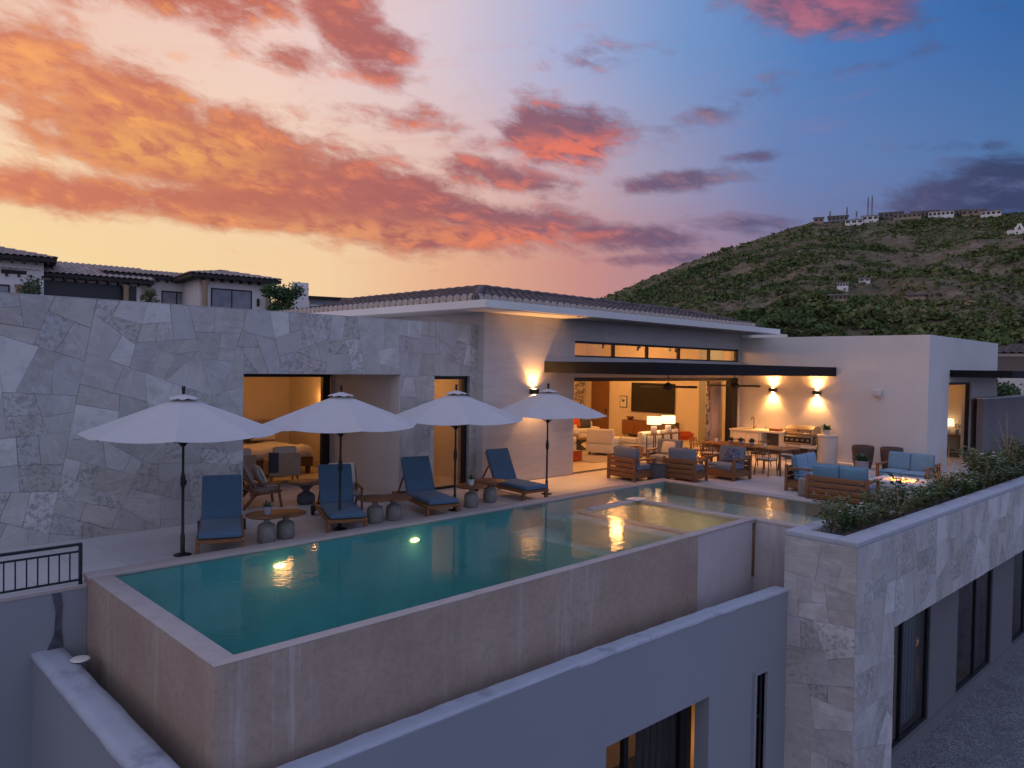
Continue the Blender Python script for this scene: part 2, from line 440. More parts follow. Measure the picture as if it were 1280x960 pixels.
M['retain_top']=plaster_mat('weathered_wall_cap',(.40,.425,.48),.85,0,3.2,stc=(.19,.205,.25))
def poolwall():
    m,g,b=newmat('pool_wall_render'); o=g.obj()
    n=g.noise(o,.9,6,.65); f=g.noise(o,14,6,.7); st=g.noise(g.vm('MULTIPLY',o,(1,1,.05)),5.5,5,.7)
    big=g.noise(g.vm('MULTIPLY',o,(1,1,.04)),1.1,3,.5)
    c=g.ramp(n,[(.3,(.355,.255,.20)),(.7,(.475,.36,.288))])
    c=g.mix(g.step(f,.42,.72)*.45,c,(.245,.19,.15,1))
    z=g.sep(o)[2]
    c=g.mix(g.step(st,.48,.66)*g.step(big,.50,.66)*.7,c,(.56,.52,.52,1))
    g.put(b.inputs['Base Color'],c); b.inputs['Roughness'].default_value=.7
    g.put(b.inputs['Normal'],g.bump(f,.2,.01)); return m
M['poolwall']=poolwall()
M['spawall']=plaster_mat('spa_wall_render',(.50,.455,.46),.25,.35,1.2,stc=(.27,.22,.21))
M['coping']=plaster_mat('pool_coping_stone',(.43,.365,.34),.5,0,3.5,stc=(.27,.225,.205))
def deckm():
    m,g,b=newmat('terrace_tiles'); o=g.obj()
    br=g.node('ShaderNodeTexBrick'); g.put(br.inputs['Vector'],o); br.offset=.5
    br.inputs['Scale'].default_value=1; br.inputs['Brick Width'].default_value=1.2; br.inputs['Row Height'].default_value=.6; br.inputs['Mortar Size'].default_value=.004
    br.inputs['Color1'].default_value=(.52,.49,.475,1); br.inputs['Color2'].default_value=(.58,.55,.53,1); br.inputs['Mortar'].default_value=(.36,.33,.32,1)
    n=g.noise(o,1.1,7,.65)
    c=g.mix(g.step(n,.5,.75)*.3,V(g,br.outputs['Color']),(.42,.40,.39,1))
    g.put(b.inputs['Base Color'],c); b.inputs['Roughness'].default_value=.55; g.put(b.inputs['Normal'],g.bump(g.noise(o,20,4),.06,.01))
    return m
M['deck']=deckm()
M['basin']=mat('pool_plaster',(.145,.37,.365),.6,var=.1,scale=2)
M['basin_step']=mat('pool_step_plaster',(.36,.42,.37),.6,var=.1,scale=2)
M['spa_in']=mat('spa_plaster',(.50,.49,.41),.6,var=.15,scale=3)
def schlick(g,f0,nrm=None):
    lw=g.node('ShaderNodeLayerWeight'); lw.inputs['Blend'].default_value=.5
    if nrm is not None: g.put(lw.inputs['Normal'],nrm)
    return (V(g,lw.outputs['Facing'])**5.0)*(1-f0)*.85+f0
def waterm(name,tint,ripple=.02,rs=2.2):
    m,g,b=newmat(name); nt=g.nt; nt.nodes.remove(b); out=nt.nodes['Material Output']
    o=g.pos()
    h=g.noise(g.vm('MULTIPLY',o,(1,1.6,1)),rs,4,.55)+g.noise(g.vm('MULTIPLY',g.vm('ADD',g.xyz(g.sep(o)[0]*.71+g.sep(o)[1]*.71,g.sep(o)[1]*.71-g.sep(o)[0]*.71,0),(0,0,0)),(2.2,.7,1)),7,3,.5)*.42
    bn=g.bump(h,.10,ripple)
    tr=g.node('ShaderNodeBsdfTransparent'); tr.inputs[0].default_value=(*tint,1)
    gl=g.node('ShaderNodeBsdfGlossy'); gl.inputs['Roughness'].default_value=.02; g.put(gl.inputs['Normal'],bn)
    fr=schlick(g,.02,bn)
    mx=g.node('ShaderNodeMixShader'); g.put(mx.inputs[0],fr); nt.links.new(tr.outputs[0],mx.inputs[1]); nt.links.new(gl.outputs[0],mx.inputs[2])
    nt.links.new(mx.outputs[0],out.inputs['Surface']); return m
M['water']=waterm('pool_water',(.62,.92,.92),.035)
M['water2']=waterm('shallow_water',(.80,.93,.92),.07)
M['water_spa']=waterm('spa_water',(.86,.90,.76),.12,5)
def glassm(name,tint=(.9,.9,.9),rough=0):
    m,g,b=newmat(name); nt=g.nt; nt.nodes.remove(b); out=nt.nodes['Material Output']
    tr=g.node('ShaderNodeBsdfTransparent'); tr.inputs[0].default_value=(*tint,1)
    gl=g.node('ShaderNodeBsdfGlossy'); gl.inputs['Roughness'].default_value=.01
    fr=schlick(g,.04)
    mx=g.node('ShaderNodeMixShader'); g.put(mx.inputs[0],fr); nt.links.new(tr.outputs[0],mx.inputs[1]); nt.links.new(gl.outputs[0],mx.inputs[2])
    nt.links.new(mx.outputs[0],out.inputs['Surface']); return m
M['glass']=glassm('window_glass',(.93,.94,.93))
M['glass_dark']=glassm('tinted_glass',(.72,.74,.75))
M['black']=mat('black_metal',(.005,.005,.006),.5,.0,.2,8)
M['bronze']=mat('dark_bronze',(.03,.025,.022),.45,.3,.2,8)
M['canopy']=mat('canopy_paint',(.006,.0065,.008),.6,0,.25,2,spec=.2)
M['soffit']=mat('canopy_soffit',(.50,.44,.38),.7,0,.1,2)
M['rail']=mat('railing_paint',(.01,.012,.02),.4,0,.2,8)
M['teak']=wood_mat('teak',(.15,.058,.020,1),(.29,.125,.045,1))
M['darkwood']=wood_mat('dark_wood',(.10,.05,.028,1),(.20,.105,.055,1))
M['doorwood']=wood_mat('door_wood',(.13,.06,.02,1),(.23,.11,.045,1),.6)
M['blue']=fabric_mat('blue_outdoor_fabric',(.085,.155,.235))
M['blue2']=fabric_mat('sky_blue_outdoor_fabric',(.15,.285,.40))
M['slate']=fabric_mat('slate_blue_fabric',(.20,.225,.28))
M['cream']=fabric_mat('cream_fabric',(.62,.57,.48))
M['white_f']=fabric_mat('white_linen',(.72,.68,.60))
M['taupe']=fabric_mat('taupe_fabric',(.34,.28,.24))
M['orange']=fabric_mat('rust_orange_fabric',(.50,.09,.02))
M['mustard']=fabric_mat('mustard_fabric',(.55,.28,.05))
M['darkf']=fabric_mat('charcoal_fabric',(.07,.075,.09))
M['canvas']=fabric_mat('parasol_canvas',(.53,.505,.50),.04)
M['concrete']=mat('cast_stone',(.24,.225,.20),.8,0,.2,9,.3,30)
M['dkconc']=mat('charcoal_cast_stone',(.10,.10,.11),.8,0,.2,9,.2,30)
M['ltconc']=mat('pale_cast_stone',(.55,.55,.55),.7,0,.15,5,.2,30)
M['counter']=mat('counter_stone',(.60,.55,.48),.45,0,.12,4)
M['cabinet']=plaster_mat('counter_plaster',(.58,.54,.49),.08)
M['steel']=mat('brushed_steel',(.42,.36,.29),.34,.9,.1,12)
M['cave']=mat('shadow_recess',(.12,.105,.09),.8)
M['inwall']=plaster_mat('interior_paint',(.70,.62,.50),.04)
M['inwall2']=plaster_mat('hall_paint',(.50,.49,.42),.04)
M['ceil']=plaster_mat('ceiling_paint',(.72,.66,.56),.03)
M['infloor']=mat('interior_stone_floor',(.62,.55,.44),.4,0,.08,1.2)
M['rug']=fabric_mat('wool_rug',(.42,.36,.29))
M['screen']=mat('screen_glass',(.012,.011,.010),.15,0,.2,2)
M['picture_card']=mat('mat_board',(.7,.66,.58),.8)
M['ceramic']=mat('white_ceramic',(.7,.66,.6),.3,0,.06,6)
M['terra']=mat('grey_pot',(.27,.25,.27),.7,0,.15,8)
M['brownpot']=mat('brown_woven_rattan',(.085,.055,.042),.8,0,.35,60,.4,70)
M['basketm']=mat('woven_basket',(.28,.17,.08),.8,0,.35,50,.5,60)
M['rattan']=mat('pale_rattan',(.42,.32,.23),.8,0,.3,55,.4,60)
M['soil']=mat('planter_soil',(.05,.036,.026),.95,0,.4,14,.5,30)
def curtm():
    m,g,b=newmat('patterned_curtain'); o=g.obj()
    n=g.noise(o,8,3,.6)
    g.put(b.inputs['Base Color'],g.ramp(n,[(.46,(.60,.54,.47)),(.52,(.20,.17,.17))])); b.inputs['Roughness'].default_value=.9
    return m
M['curt_pat']=curtm()
M['curtain']=fabric_mat('linen_curtain',(.60,.50,.44))
M['curtain_dk']=fabric_mat('grey_curtain',(.16,.145,.135))
M['curtain_bl']=fabric_mat('sheer_curtain',(.42,.47,.52))
def tilem():
    m,g,b=newmat('clay_barrel_tiles'); o=g.obj()
    c=g.voro(g.vm('MULTIPLY',o,(4.0,4.0,2.4)),1,'F1','Color'); r,_,_=g.sep(c)
    n=g.noise(o,3,5,.7)
    c0=g.ramp(r,[(0,(.07,.052,.055)),(.4,(.12,.088,.086)),(.75,(.095,.072,.075)),(1,(.17,.125,.11))])
    c0=g.mix(g.step(n,.5,.75)*.5,c0,(.06,.053,.058,1))
    g.put(b.inputs['Base Color'],c0); b.inputs['Roughness'].default_value=.85; return m
M['tile']=tilem()
M['ntile']=mat('pale_clay_tiles',(.34,.27,.25),.9,0,.35,2.5)  # paler clay tile for the neighbour roofs
M['tile_end']=mat('mortar_tile_ends',(.42,.36,.31),.9,0,.2,9)
M['flame']=emit('flame',(1,.36,.07),7)
M['ember']=emit('ember',(1,.24,.04),3)
M['shade']=emit('lit_lampshade',(1,.76,.45),1.7)
M['bulb']=emit('warm_bulb',(1,.62,.26),26)
M['bulb_soft']=emit('warm_bulb_soft',(1,.66,.34),7)
M['poolbulb']=emit('underwater_bulb',(1,.48,.14),12)
WARM=(1,.43,.12)
# ------------------------------------------------------------------ terrace floor and other ground
t=MB()
t.box(-14,17.0,11.0,13.85,-.045,0); t.box(17.0,25.2,5.2,13.6,-.045,0); t.box(6.36,10.08,13.85,16.9,-.045,0)
t.box(25.2,40,5.2,7.29,-.045,0)
struct('terrace_floor',t,M['deck'])

# ------------------------------------------------------------------ the villa
villa=thing('villa','white plaster and flagstone villa with a tiled roof around the pool terrace','house')
# flagstone wing
b=MB(); Y0,Y1=13.85,14.25; ZT=4.02
b.box(-14,6.36,Y0,Y1,-.3,ZT); b.box(6.36,10.08,Y0,Y1,2.78,ZT); b.box(10.08,11.05,Y0,Y1,-.3,ZT); b.box(11.05,12.16,Y0,Y1,2.75,ZT); b.box(12.16,12.40,Y0,Y1,-.3,ZT)
b.build('wall_core',M['mortar'],villa)
b=MB(); b.box(-14,12.4,Y0-.02,Y1,ZT+.001,ZT+.012); b.build('wall_cap',M['spawall'],villa)
sw=cladding('stone_wall',[([(-14,-.3),(12.4,-.3),(12.4,ZT),(-14,ZT)],lambda u,v,o:(u,Y0-o,v),[(6.36,10.08,2.78),(11.05,12.16,2.75)])],.40,21,M['stone'],villa); sw['label']='long flagstone wall of irregular grey slabs'
# recess in front of the bedroom (side walls, lintel soffit)
for xa,xb,yb in ((10.085,10.30,16.9),(6.1,6.355,17)):
    b=MB(); b.box(xa,xb,14.25,yb,0,3.2); b.build('recess_wall',M['plaster'],villa)
b=MB(); b.box(10.055,10.0795,Y0+.004,14.25,0,2.775); b.build('recess_reveal',M['plaster'],villa)
b=MB(); b.box(6.355,10.085,14.25,17,2.78,3.0); b.build('recess_ceiling',M['ceil'],villa)
b=MB(); b.box(2.5,11.2,20.8,21,0,3.2); b.box(11.0,11.2,16.95,20.8,0,3.2); b.box(10.3,11.0,16.85,17.0,0,3.2); b.box(2.3,2.5,16.9,21,0,3.2); b.box(2.5,6.1,16.85,17,0,3.2); b.build('bedroom_wall',M['inwall'],villa)
b=MB(); b.box(2.3,11.2,17,21,2.9,3.1); b.build('bedroom_ceiling',M['ceil'],villa)
b=MB(); b.box(2.3,11.0,16.9,21,-.2,.012); b.build('bedroom_floor',M['infloor'],villa)
b=MB(); b.box(9.84,9.94,16.85,16.97,.0,2.78); b.box(9.97,10.08,16.9,17.0,0,2.78); b.box(6.36,10.08,16.88,16.96,2.66,2.78); b.build('sliding_door_frame',M['black'],villa)
# hall behind the narrow door
b=MB(); b.box(10.3,10.5,14.25,16.8,0,3.2); b.box(10.5,13.0,16.6,16.8,0,3.2); b.box(12.75,13.0,14.25,16.6,0,3.2); b.build('hall_wall',M['inwall'],villa)
b=MB(); b.box(10.3,13,14.25,16.8,2.9,3.1); b.build('hall_ceiling',M['ceil'],villa)
b=MB(); b.box(11.05,12.16,13.86,14.25,-.2,.01); b.box(10.5,12.75,14.25,16.6,-.2,.01); b.build('hall_floor',M['infloor'],villa)
d=MB(); d.box(11.05,12.16,13.93,14.03,2.67,2.75); d.box(12.06,12.16,13.93,14.03,0,2.67); d.box(11.05,11.11,13.93,14.03,0,2.67); d.box(11.11,12.06,13.93,14.03,.01,.06)
df=d.build('narrow_door_frame',M['black'],villa)
d=MB(); d.box(11.11,12.06,13.97,13.985,.06,2.67); d.build('pane',M['glass'],df)
# flat roof over the stone wing
b=MB(); b.box(-14,12.4,14.25,22,3.3,3.6); b.build('flat_roof',M['plaster'],villa)
# living pavilion
FY=13.6; WT=4.34
b=MB(); b.box(12.40,15.85,FY,FY+.35,-.3,WT); b.box(15.85,25.08,FY,FY+.35,3.76,WT); b.box(15.85,25.08,FY,FY+.35,2.73,3.31); b.box(25.08,25.2,FY,FY+.35,-.3,WT)
b.box(12.40,12.75,FY+.35,22.8,3.0,WT)
b.box(12.40,12.75,18,22.8,-.3,3.0)
pw=b.build('facade_wall',M['trav'],villa); pw['label']='pale travertine facade of the living pavilion'
b=MB(); b.box(25.2,25.55,7.29,FY+.35,-.3,4.20)
kw=b.build('kitchen_wall',M['plaster'],villa); kw['label']='tall white wall behind the outdoor kitchen'
RY=7.29
b=MB(); b.box(25.55,27.30,RY,RY+.3,-.3,4.2); b.box(27.30,30.0,RY,RY+.3,2.72,4.2); b.box(30.0,33.5,RY,RY+.3,-.3,4.2); b.box(33.15,33.5,RY+.3,13.6,-.3,4.2)
b.build('side_wall',M['plaster'],villa)
b=MB(); b.box(25.55,33.15,RY+.3,13.6,3.85,4.05); b.build('wing_roof',M['plaster'],villa)
# room behind side door
b=MB(); b.box(25.55,33.1,11.3,11.5,0,3.85); b.box(30.5,30.7,RY+.3,11.3,0,3.85); b.build('study_wall',M['inwall'],villa)
b=MB(); b.box(25.55,33.1,RY+.3,11.5,2.85,3.0); b.build('study_ceiling',M['ceil'],villa)
b=MB(); b.box(25.55,33.1,RY+.3,11.3,-.2,.012); b.box(27.3,30.0,RY,RY+.3,-.2,.01); b.build('study_floor',M['infloor'],villa)
d=MB(); d.box(27.30,30.0,RY+.06,RY+.16,2.64,2.72); d.box(29.86,30.0,RY+.06,RY+.16,0,2.64); d.box(27.3,27.36,RY+.06,RY+.16,0,2.64); d.build('side_door_frame',M['black'],villa)
d=MB(); d.box(27.36,38,RY-1.75,RY-.003,2.90,3.13); d.build('side_canopy',M['canopy'],villa)
# living room shell
b=MB(); b.box(12.75,27.3,22.5,22.8,0,4.5); b.box(27.0,27.3,16.4,22.5,0,4.5); b.box(27.3,29.3,16.4,16.6,0,4.5); b.box(12.75,12.95,18.0,22.5,0,4.5); b.box(13.0,13.2,FY+.35,18,0,4.5); b.box(25.2,25.55,FY+.35,14.3,0,4.5);b.box(25.55,29.3,13.75,13.95,0,4.5)
b.build('living_room_wall',M['inwall'],villa)
b=MB(); b.box(29.1,29.3,13.95,16.4,0,4.5); b.build('hallway_wall',M['inwall2'],villa)
b=MB(); b.box(12.75,29.3,FY+.35,22.8,4.18,4.33); b.build('living_room_ceiling',M['ceil'],villa)
b=MB(); b.box(13.0,29.3,FY,22.5,-.2,.014); b.build('living_room_floor',M['infloor'],villa)
d=MB(); d.box(15.85,25.08,FY+.02,FY+.16,0,.03); d.box(24.72,25.08,FY+.03,FY+.30,.03,2.62); d.box(15.85,25.08,FY+.02,FY+.2,2.62,2.73)
d.build('sliding_door_frame',M['black'],villa)
# interior door beside the television
d=MB(); d.box(26.93,26.998,21.05,22.05,0.014,2.47); dr=d.build('interior_door',M['doorwood'],villa,.004)
d=MB(); d.box(26.86,26.93,21.12,21.17,1.0,1.15); d.build('handle',M['black'],dr)
# clerestory window
cw=MB(); cw.box(15.85,25.08,FY+.06,FY+.16,3.70,3.76); cw.box(15.85,25.08,FY+.06,FY+.16,3.31,3.355)
for x in (15.85,17.68,19.4,21.2,23.1,25.0): cw.box(x,x+.07,FY+.06,FY+.16,3.355,3.70)
cwo=cw.build('clerestory_window',M['black'],villa)
p=MB(); p.box(15.92,25.0,FY+.10,FY+.115,3.355,3.70); p.build('pane',M['glass'],cwo)
# fascia, soffit, roof skirt of barrel tiles
EX0,EX1,EY0,EY1=11.50,26.2,12.58,23.6
b=MB(); b.box(EX0,EX1,EY0,EY0+.12,4.36,4.54); b.box(EX0,EX0+.12,EY0+.12,EY1,4.36,4.54); b.box(EX1-.12,EX1,EY0+.12,EY1,4.36,4.54)
b.build('fascia',M['fascia'],villa)
b=MB(); b.box(EX0+.12,EX1-.12,EY0+.12,EY1,4.342,4.40); b.build('soffit',M['fascia'],villa)
def tile_slope(mb,p0,along,up,L,D,rise,hip0=True,hip1=True,sp=.26,cs=.36):
    """corrugated barrel tile field. p0: eave corner, along/up unit plan dirs, L length at eave, D plan depth"""
    along=Vector(along);up=Vector(up);p0=Vector(p0)
    n=max(2,int(round(L/sp))); nc=max(2,int(round(D/cs))); sub=6
    sl=math.hypot(D,rise)
    for c in range(nc):
        va,vb=c/nc,(c+1)/nc
        vs=[];fs=[]
        for k,(vv,lift) in enumerate(((va,.045),(vb,.0))):
            for i in range(n*sub+1):
                s=i/(n*sub)*L
                ph=(i%sub)/sub
                h=math.sin(ph*PI)*.075 if i%(sub)!=0 else 0
                lo=vv*D if hip0 else 0; hi=L-(vv*D if hip1 else 0)
                ss=min(max(s,lo),hi)
                q=p0+along*ss+up*(vv*D); vs.append((q.x,q.y,q.z+vv*rise+h+lift))
        m_=n*sub+1
        for i in range(n*sub): fs.append((i,i+1,m_+i+1,m_+i))
        # little riser at each course
        o=len(vs)
        for i in range(m_): vs.append((vs[i][0],vs[i][1],vs[i][2]-.05))
        for i in range(n*sub): fs.append((i,i+1,o+i+1,o+i))
        mb.add(vs,fs,None,False)
ro=MB(); TD,TR=2.0,.52; tx0,tx1,ty0,ty1=EX0+.06,EX1-.9,EY0+.42,EY1-.2
tile_slope(ro,(tx0,ty0,4.53),(1,0,0),(0,1,0),tx1-tx0,TD,TR)
tile_slope(ro,(tx0,ty1,4.53),(0,-1,0),(1,0,0),ty1-ty0,TD,TR)
tile_slope(ro,(tx1,ty0,4.53),(0,1,0),(-1,0,0),ty1-ty0,TD,TR)
rf=ro.build('roof',M['tile'],villa)
r_=MB(); r_.box(tx0,tx1,ty0,ty1,4.41,4.53); r_.box(tx0+TD,tx1-TD,ty0+TD,ty1-TD,4.53,4.53+TR-.03); r_.build('roof_deck',M['fascia'],villa)
r_=MB()
for (x0,y0,x1,y1) in ((tx0,ty0,tx0+TD,ty0+TD),(tx1,ty0,tx1-TD,ty0+TD)):
    pts=[(x0+(x1-x0)*k/8,y0+(y1-y0)*k/8,4.60+TR*k/8+.02*(k%2)) for k in range(9)]; r_.tube(pts,.10,8)
r_.tube([(tx0+TD+.2*k,ty0+TD,4.60+TR+.02*(k%2)) for k in range(int((tx1-tx0-2*TD)/.2)+1)],.09,8)
r_.tube([(tx0+TD,ty0+TD+.2*k,4.60+TR+.02*(k%2)) for k in range(36)],.09,8)
r_.build('ridge_tiles',M['tile'],rf)
# light mortared tile ends along the eaves
e_=MB()
for k in range(int((ty1-ty0)/.26)): e_.lathe([(.11,0),(.11,.05)],10,Matrix.Translation((tx0-.03,ty0+.13+.26*k,4.60))@Matrix.Rotation(PI/2,4,'Y'))
for k in range(int((tx1-tx0)/.26)): e_.lathe([(.11,0),(.11,.05)],10,Matrix.Translation((tx0+.13+.26*k,ty0-.03,4.60))@Matrix.Rotation(-PI/2,4,'X'))
e_.build('eave_tile_ends',M['tile_end'],rf)
# flat dark canopy in front of the living room
CX0,CX1,CY0,CY1=14.6,25.197,10.1,13.597
b=MB(); b.box(CX0,CX1,CY0,CY0+.1,2.86,3.16); b.box(CX0,CX0+.1,CY0+.1,CY1,2.86,3.16); b.box(CX0+.1,CX1,CY0+.1,CY1,3.06,3.13)
for k in range(1,6): b.box(CX0+.1+k*1.75,CX0+.18+k*1.75,CY0+.1,CY1,2.90,3.058)
ca=b.build('canopy',M['canopy'],villa); ca['label']='flat black canopy over the lounge terrace'
b=MB(); b.box(CX0+.1,CX1,CY0+.1,CY1,2.872,2.90); b.build('soffit_panel',M['soffit'],ca)
# recessed ceiling lights
LIGHTS=[(17.2,12.6),(19.5,12.6),(21.6,12.6),(23.6,12.6),(18.3,10.9),(22.4,10.9)]
for x,y in LIGHTS:
    dl=MB(); dl.lathe([(.055,2.868),(.055,2.871)],12,Matrix.Translation((x,y,0))); dl.build('recessed_light',M['bulb_soft'],ca)
for x,y in LIGHTS[:4]:
    l=lamp('canopy_downlight','SPOT',(x,y,2.85),140,(1,.36,.09),.05,spot_size=R(110),spot_blend=.8); aim(l,(0,0,-1))
# interior light: recessed fittings in the ceilings
def rlight(parent,name,pts,z,e,size=.25):
    for x,y in pts:
        m_=MB(); m_.lathe([(.07,z-.006),(.07,z-.002)],12,Matrix.Translation((x,y,0))); m_.build(name,M['bulb_soft'],parent)
    for x,y in pts: lamp('ceiling_downlight','POINT',(x,y,z-.3),e,WARM,size)
rlight(villa,'recessed_light',[(16.5,16.5),(20,16.2),(23.5,15.6),(17.5,20),(21.5,19.8),(25,19.0)],4.18,115)
rlight(villa,'recessed_light',[(7.2,19.2),(9.6,18.4)],2.9,20)
rlight(villa,'recessed_light',[(11.6,15.8)],2.9,22)
rlight(villa,'recessed_light',[(29.2,8.5)],2.85,18)
lamp('hallway_downlight','POINT',(28.2,15.2,3.6),28,(1,.66,.34),.2)

# ------------------------------------------------------------------ grey garden wall at the right and canopy house behind it
b=MB(); b.box(29.75,45,6.85,7.05,-.3,2.14)
gw=thing('garden_wall','plain dark grey garden wall right of the lit side doorway','wall'); b.build('wall',plaster_mat('grey_render',(.22,.205,.215),.06),gw)
b=MB(); b.box(29.70,45,6.82,7.08,2.14,2.19); b.build('wall_cap',M['ltconc'],gw)
# ------------------------------------------------------------------ swimming pool (dimensions in metres, coping 0.12 above the terrace)
px0,px1=2.91,16.62; py0,py1=6.91,11.14     # outer main pool
sx0,sx1=11.12,13.52                        # spa outer
ZC=.115; ZW=.085; ZB=-1.45
pool=thing('swimming_pool','raised L-shaped infinity pool with rendered walls and a built in spa','swimming pool')
b=MB()   # outer walls
T=.26; TF=.15
b.box(px0,sx0+.02,py0,py0+TF,-1.9,ZC-.012); b.box(px0,px0+T,py0+TF,py1,-6,ZC-.012); b.box(px0+T,px1,py1-T,py1,-6,ZC-.05); b.box(px1-T,px1,5.2,py1-T,-6,ZC-.05)
b.build('wall',M['poolwall'],pool)
b=MB(); b.box(sx0+.02,sx0+.34,py0-.004,py0+TF,-1.9,ZC-.02); b.build('wall',M['poolwall'],pool)
b=MB(); b.box(sx0+.34,sx1,py0,py0+TF,-1.9,ZC-.02); b.box(sx1,sx1+.25,5.7,py0+T,-6,ZC-.07); o=b.build('spa_wall',M['spawall'],pool); o['label']='pale lilac rendered wall below the spa'
# rust run where the overflow meets the spa
b=MB(); b.box(sx1-.10,sx1-.006,py0-.012,py0-.001,-1.0,ZC-.06); b.build('rust_stain',mat('rust_stained_render',(.20,.11,.06),.8,var=.5,scale=5),pool)
# coping
b=MB()
b.rbox(px0-.004,sx0+.02,py0-.004,py0+TF+.01,ZC-.012,ZC,.005,2); b.rbox(px0-.004,px0+T+.0,py0+TF+.01,py1-T,ZC-.012,ZC,.005,2)
b.rbox(px0-.015,px1+.015,py1-T-.03,py1+.015,ZC-.05,ZC+.004,.012,2); b.rbox(px1-T-.03,px1+.015,5.2,py1-T-.03,ZC-.05,ZC,.012,2)
b.build('coping',M['coping'],pool)
b=MB()   # spa rim: front, right, back; weir at the overflow end
b.rbox(sx0+.02,sx1+.02,py0-.02,py0+.16,ZC-.02,ZC+.012,.01,2); b.rbox(sx1-.14,sx1+.02,py0+.16,9.75,ZW-.25,ZC+.010,.01,2); b.rbox(sx0+.7,sx1-.14,9.58,9.75,ZW-.25,ZC+.010,.01,2)
b.box(sx0+.40,sx0+.56,py0+TF+.012,9.75,-.40,ZW-.012); b.box(sx0+.56,sx0+.70,9.582,9.748,-.40,ZW-.012)
b.build('spa_rim',M['coping'],pool)
b=MB(); b.rbox(sx1+.02,sx1+.25,5.72,py0+T,ZC-.07,ZC-.012,.01,2); b.build('weir_edge',M['coping'],pool)
# basin linings
b=MB()
b.box(px0+T,sx0-.4,py0+TF,py1-T,ZB-.1,ZB)                                            # floor
b.box(px0+T,sx0-.4,py1-T-.02,py1-T,ZB,ZC-.06); b.box(px0+T,px0+T+.02,py0+TF,py1-T-.02,ZB,ZC-.03); b.box(px0+T+.02,sx0-.4,py0+TF,py0+TF+.02,ZB,ZC-.03)
b.build('basin',M['basin'],pool)
b=MB()
b.box(sx0-.4,sx0+.55,py0+TF+.002,py1-T,ZB-.1,-.42); b.box(sx0+.0,sx0+.55,py0+TF+.002,9.7,-.42,ZW-.05); b.box(sx0+.55,px1-T,9.75,py1-T,ZB-.1,-.22); b.box(sx1+.02,px1-T,5.3,9.75,ZB-.1,-.22)
b.box(sx0+.55,px1-T,py1-T-.02,py1-T,-.22,ZC-.06)
b.build('ledge',M['basin_step'],pool)
b=MB(); b.box(sx0+.55,sx1-.14,py0+T,9.58,-1.2,-.62); b.box(sx0+.55,sx0+.57,py0+T,9.58,-.62,ZW-.06); b.box(sx0+.57,sx1-.14,9.56,9.58,-.62,ZW-.06); b.box(sx0+.57,sx1-.16,9.1,9.56,-.62,-.38); b.box(sx1-.16,sx1-.14,py0+T,9.56,-.62,ZW-.06); b.build('spa_basin',M['spa_in'],pool)
b=MB(); b.lathe([(.11,ZB+.002),(.11,ZB+.012),(.09,ZB+.02)],16,Matrix.Translation((5.0,8.3,0))); b.build('drain',M['dkconc'],pool)
b=MB(); b.lathe([(.11,ZB+.002),(.11,ZB+.012),(.09,ZB+.02)],16,Matrix.Translation((7.45,8.3,0))); b.build('drain',M['dkconc'],pool)
b=MB(); b.rbox(13.22,13.60,9.50,9.82,ZC+.011,ZC+.03,.01,2); b.build('skimmer_lid',M['ceramic'],pool)
# underwater lights on the back wall
for x in (5.6,8.25):
    b=MB(); b.lathe([(.085,0),(.085,.03),(.05,.035)],16,Matrix.Translation((x,py1-T-.022,-.20))@Matrix.Diagonal((1.1,1,.42,1))@Matrix.Rotation(PI/2,4,'X')); b.build('underwater_light',M['poolbulb'],pool)
    l=lamp('underwater_lamp','POINT',(x,py1-T-.28,-.30),1.5,(1,.80,.40),.06)
b=MB(); b.lathe([(.07,0),(.07,.02)],14,Matrix.Translation((sx0+.575,8.7,-.28))@Matrix.Rotation(PI/2,4,'Y')); b.build('underwater_light',M['poolbulb'],pool)
lamp('spa_lamp','POINT',(sx0+.9,8.6,-.25),4.5,(1,.84,.52),.08)
lamp('spa_lamp','POINT',(sx0+1.7,8.0,-.25),2.5,(1,.84,.52),.08)
# added unseen lamps low on the front inner wall, to make the water glow
for x in (4.2,6.9,9.6):
    b=MB(); b.lathe([(.085,0),(.085,.03),(.05,.035)],16,Matrix.Translation((x,py0+TF+.021,-.6))@Matrix.Rotation(-PI/2,4,'X')); b.build('underwater_light',M['poolbulb'],pool)
    lamp('underwater_lamp','POINT',(x,py0+T+.3,-.7),4,(.85,.95,.85),.06)
# water sheets
def sheet(name,m,rects,z):
    w_=MB()
    for x0,x1,y0,y1 in rects: w_.add([(x0,y0,z),(x1,y0,z),(x1,y1,z),(x0,y1,z)],[(0,1,2,3)])
    o=w_.build(name,m); o['kind']='structure'; return o
sheet('pool_water',M['water'],[(px0+T+.021,sx0-.05,py0+TF+.021,py1-T-.021)],ZW)
sheet('pool_water',M['water2'],[(sx0-.05,sx0+.57,py0+TF+.021,py1-T-.021),(sx0+.57,px1-T-.03,9.75,py1-T-.021),(sx1+.02,px1-T-.03,5.3,9.75)],ZW)
sheet('spa_water',M['water_spa'],[(sx0+.572,sx1-.14,py0+.18,9.578)],ZW+.004)

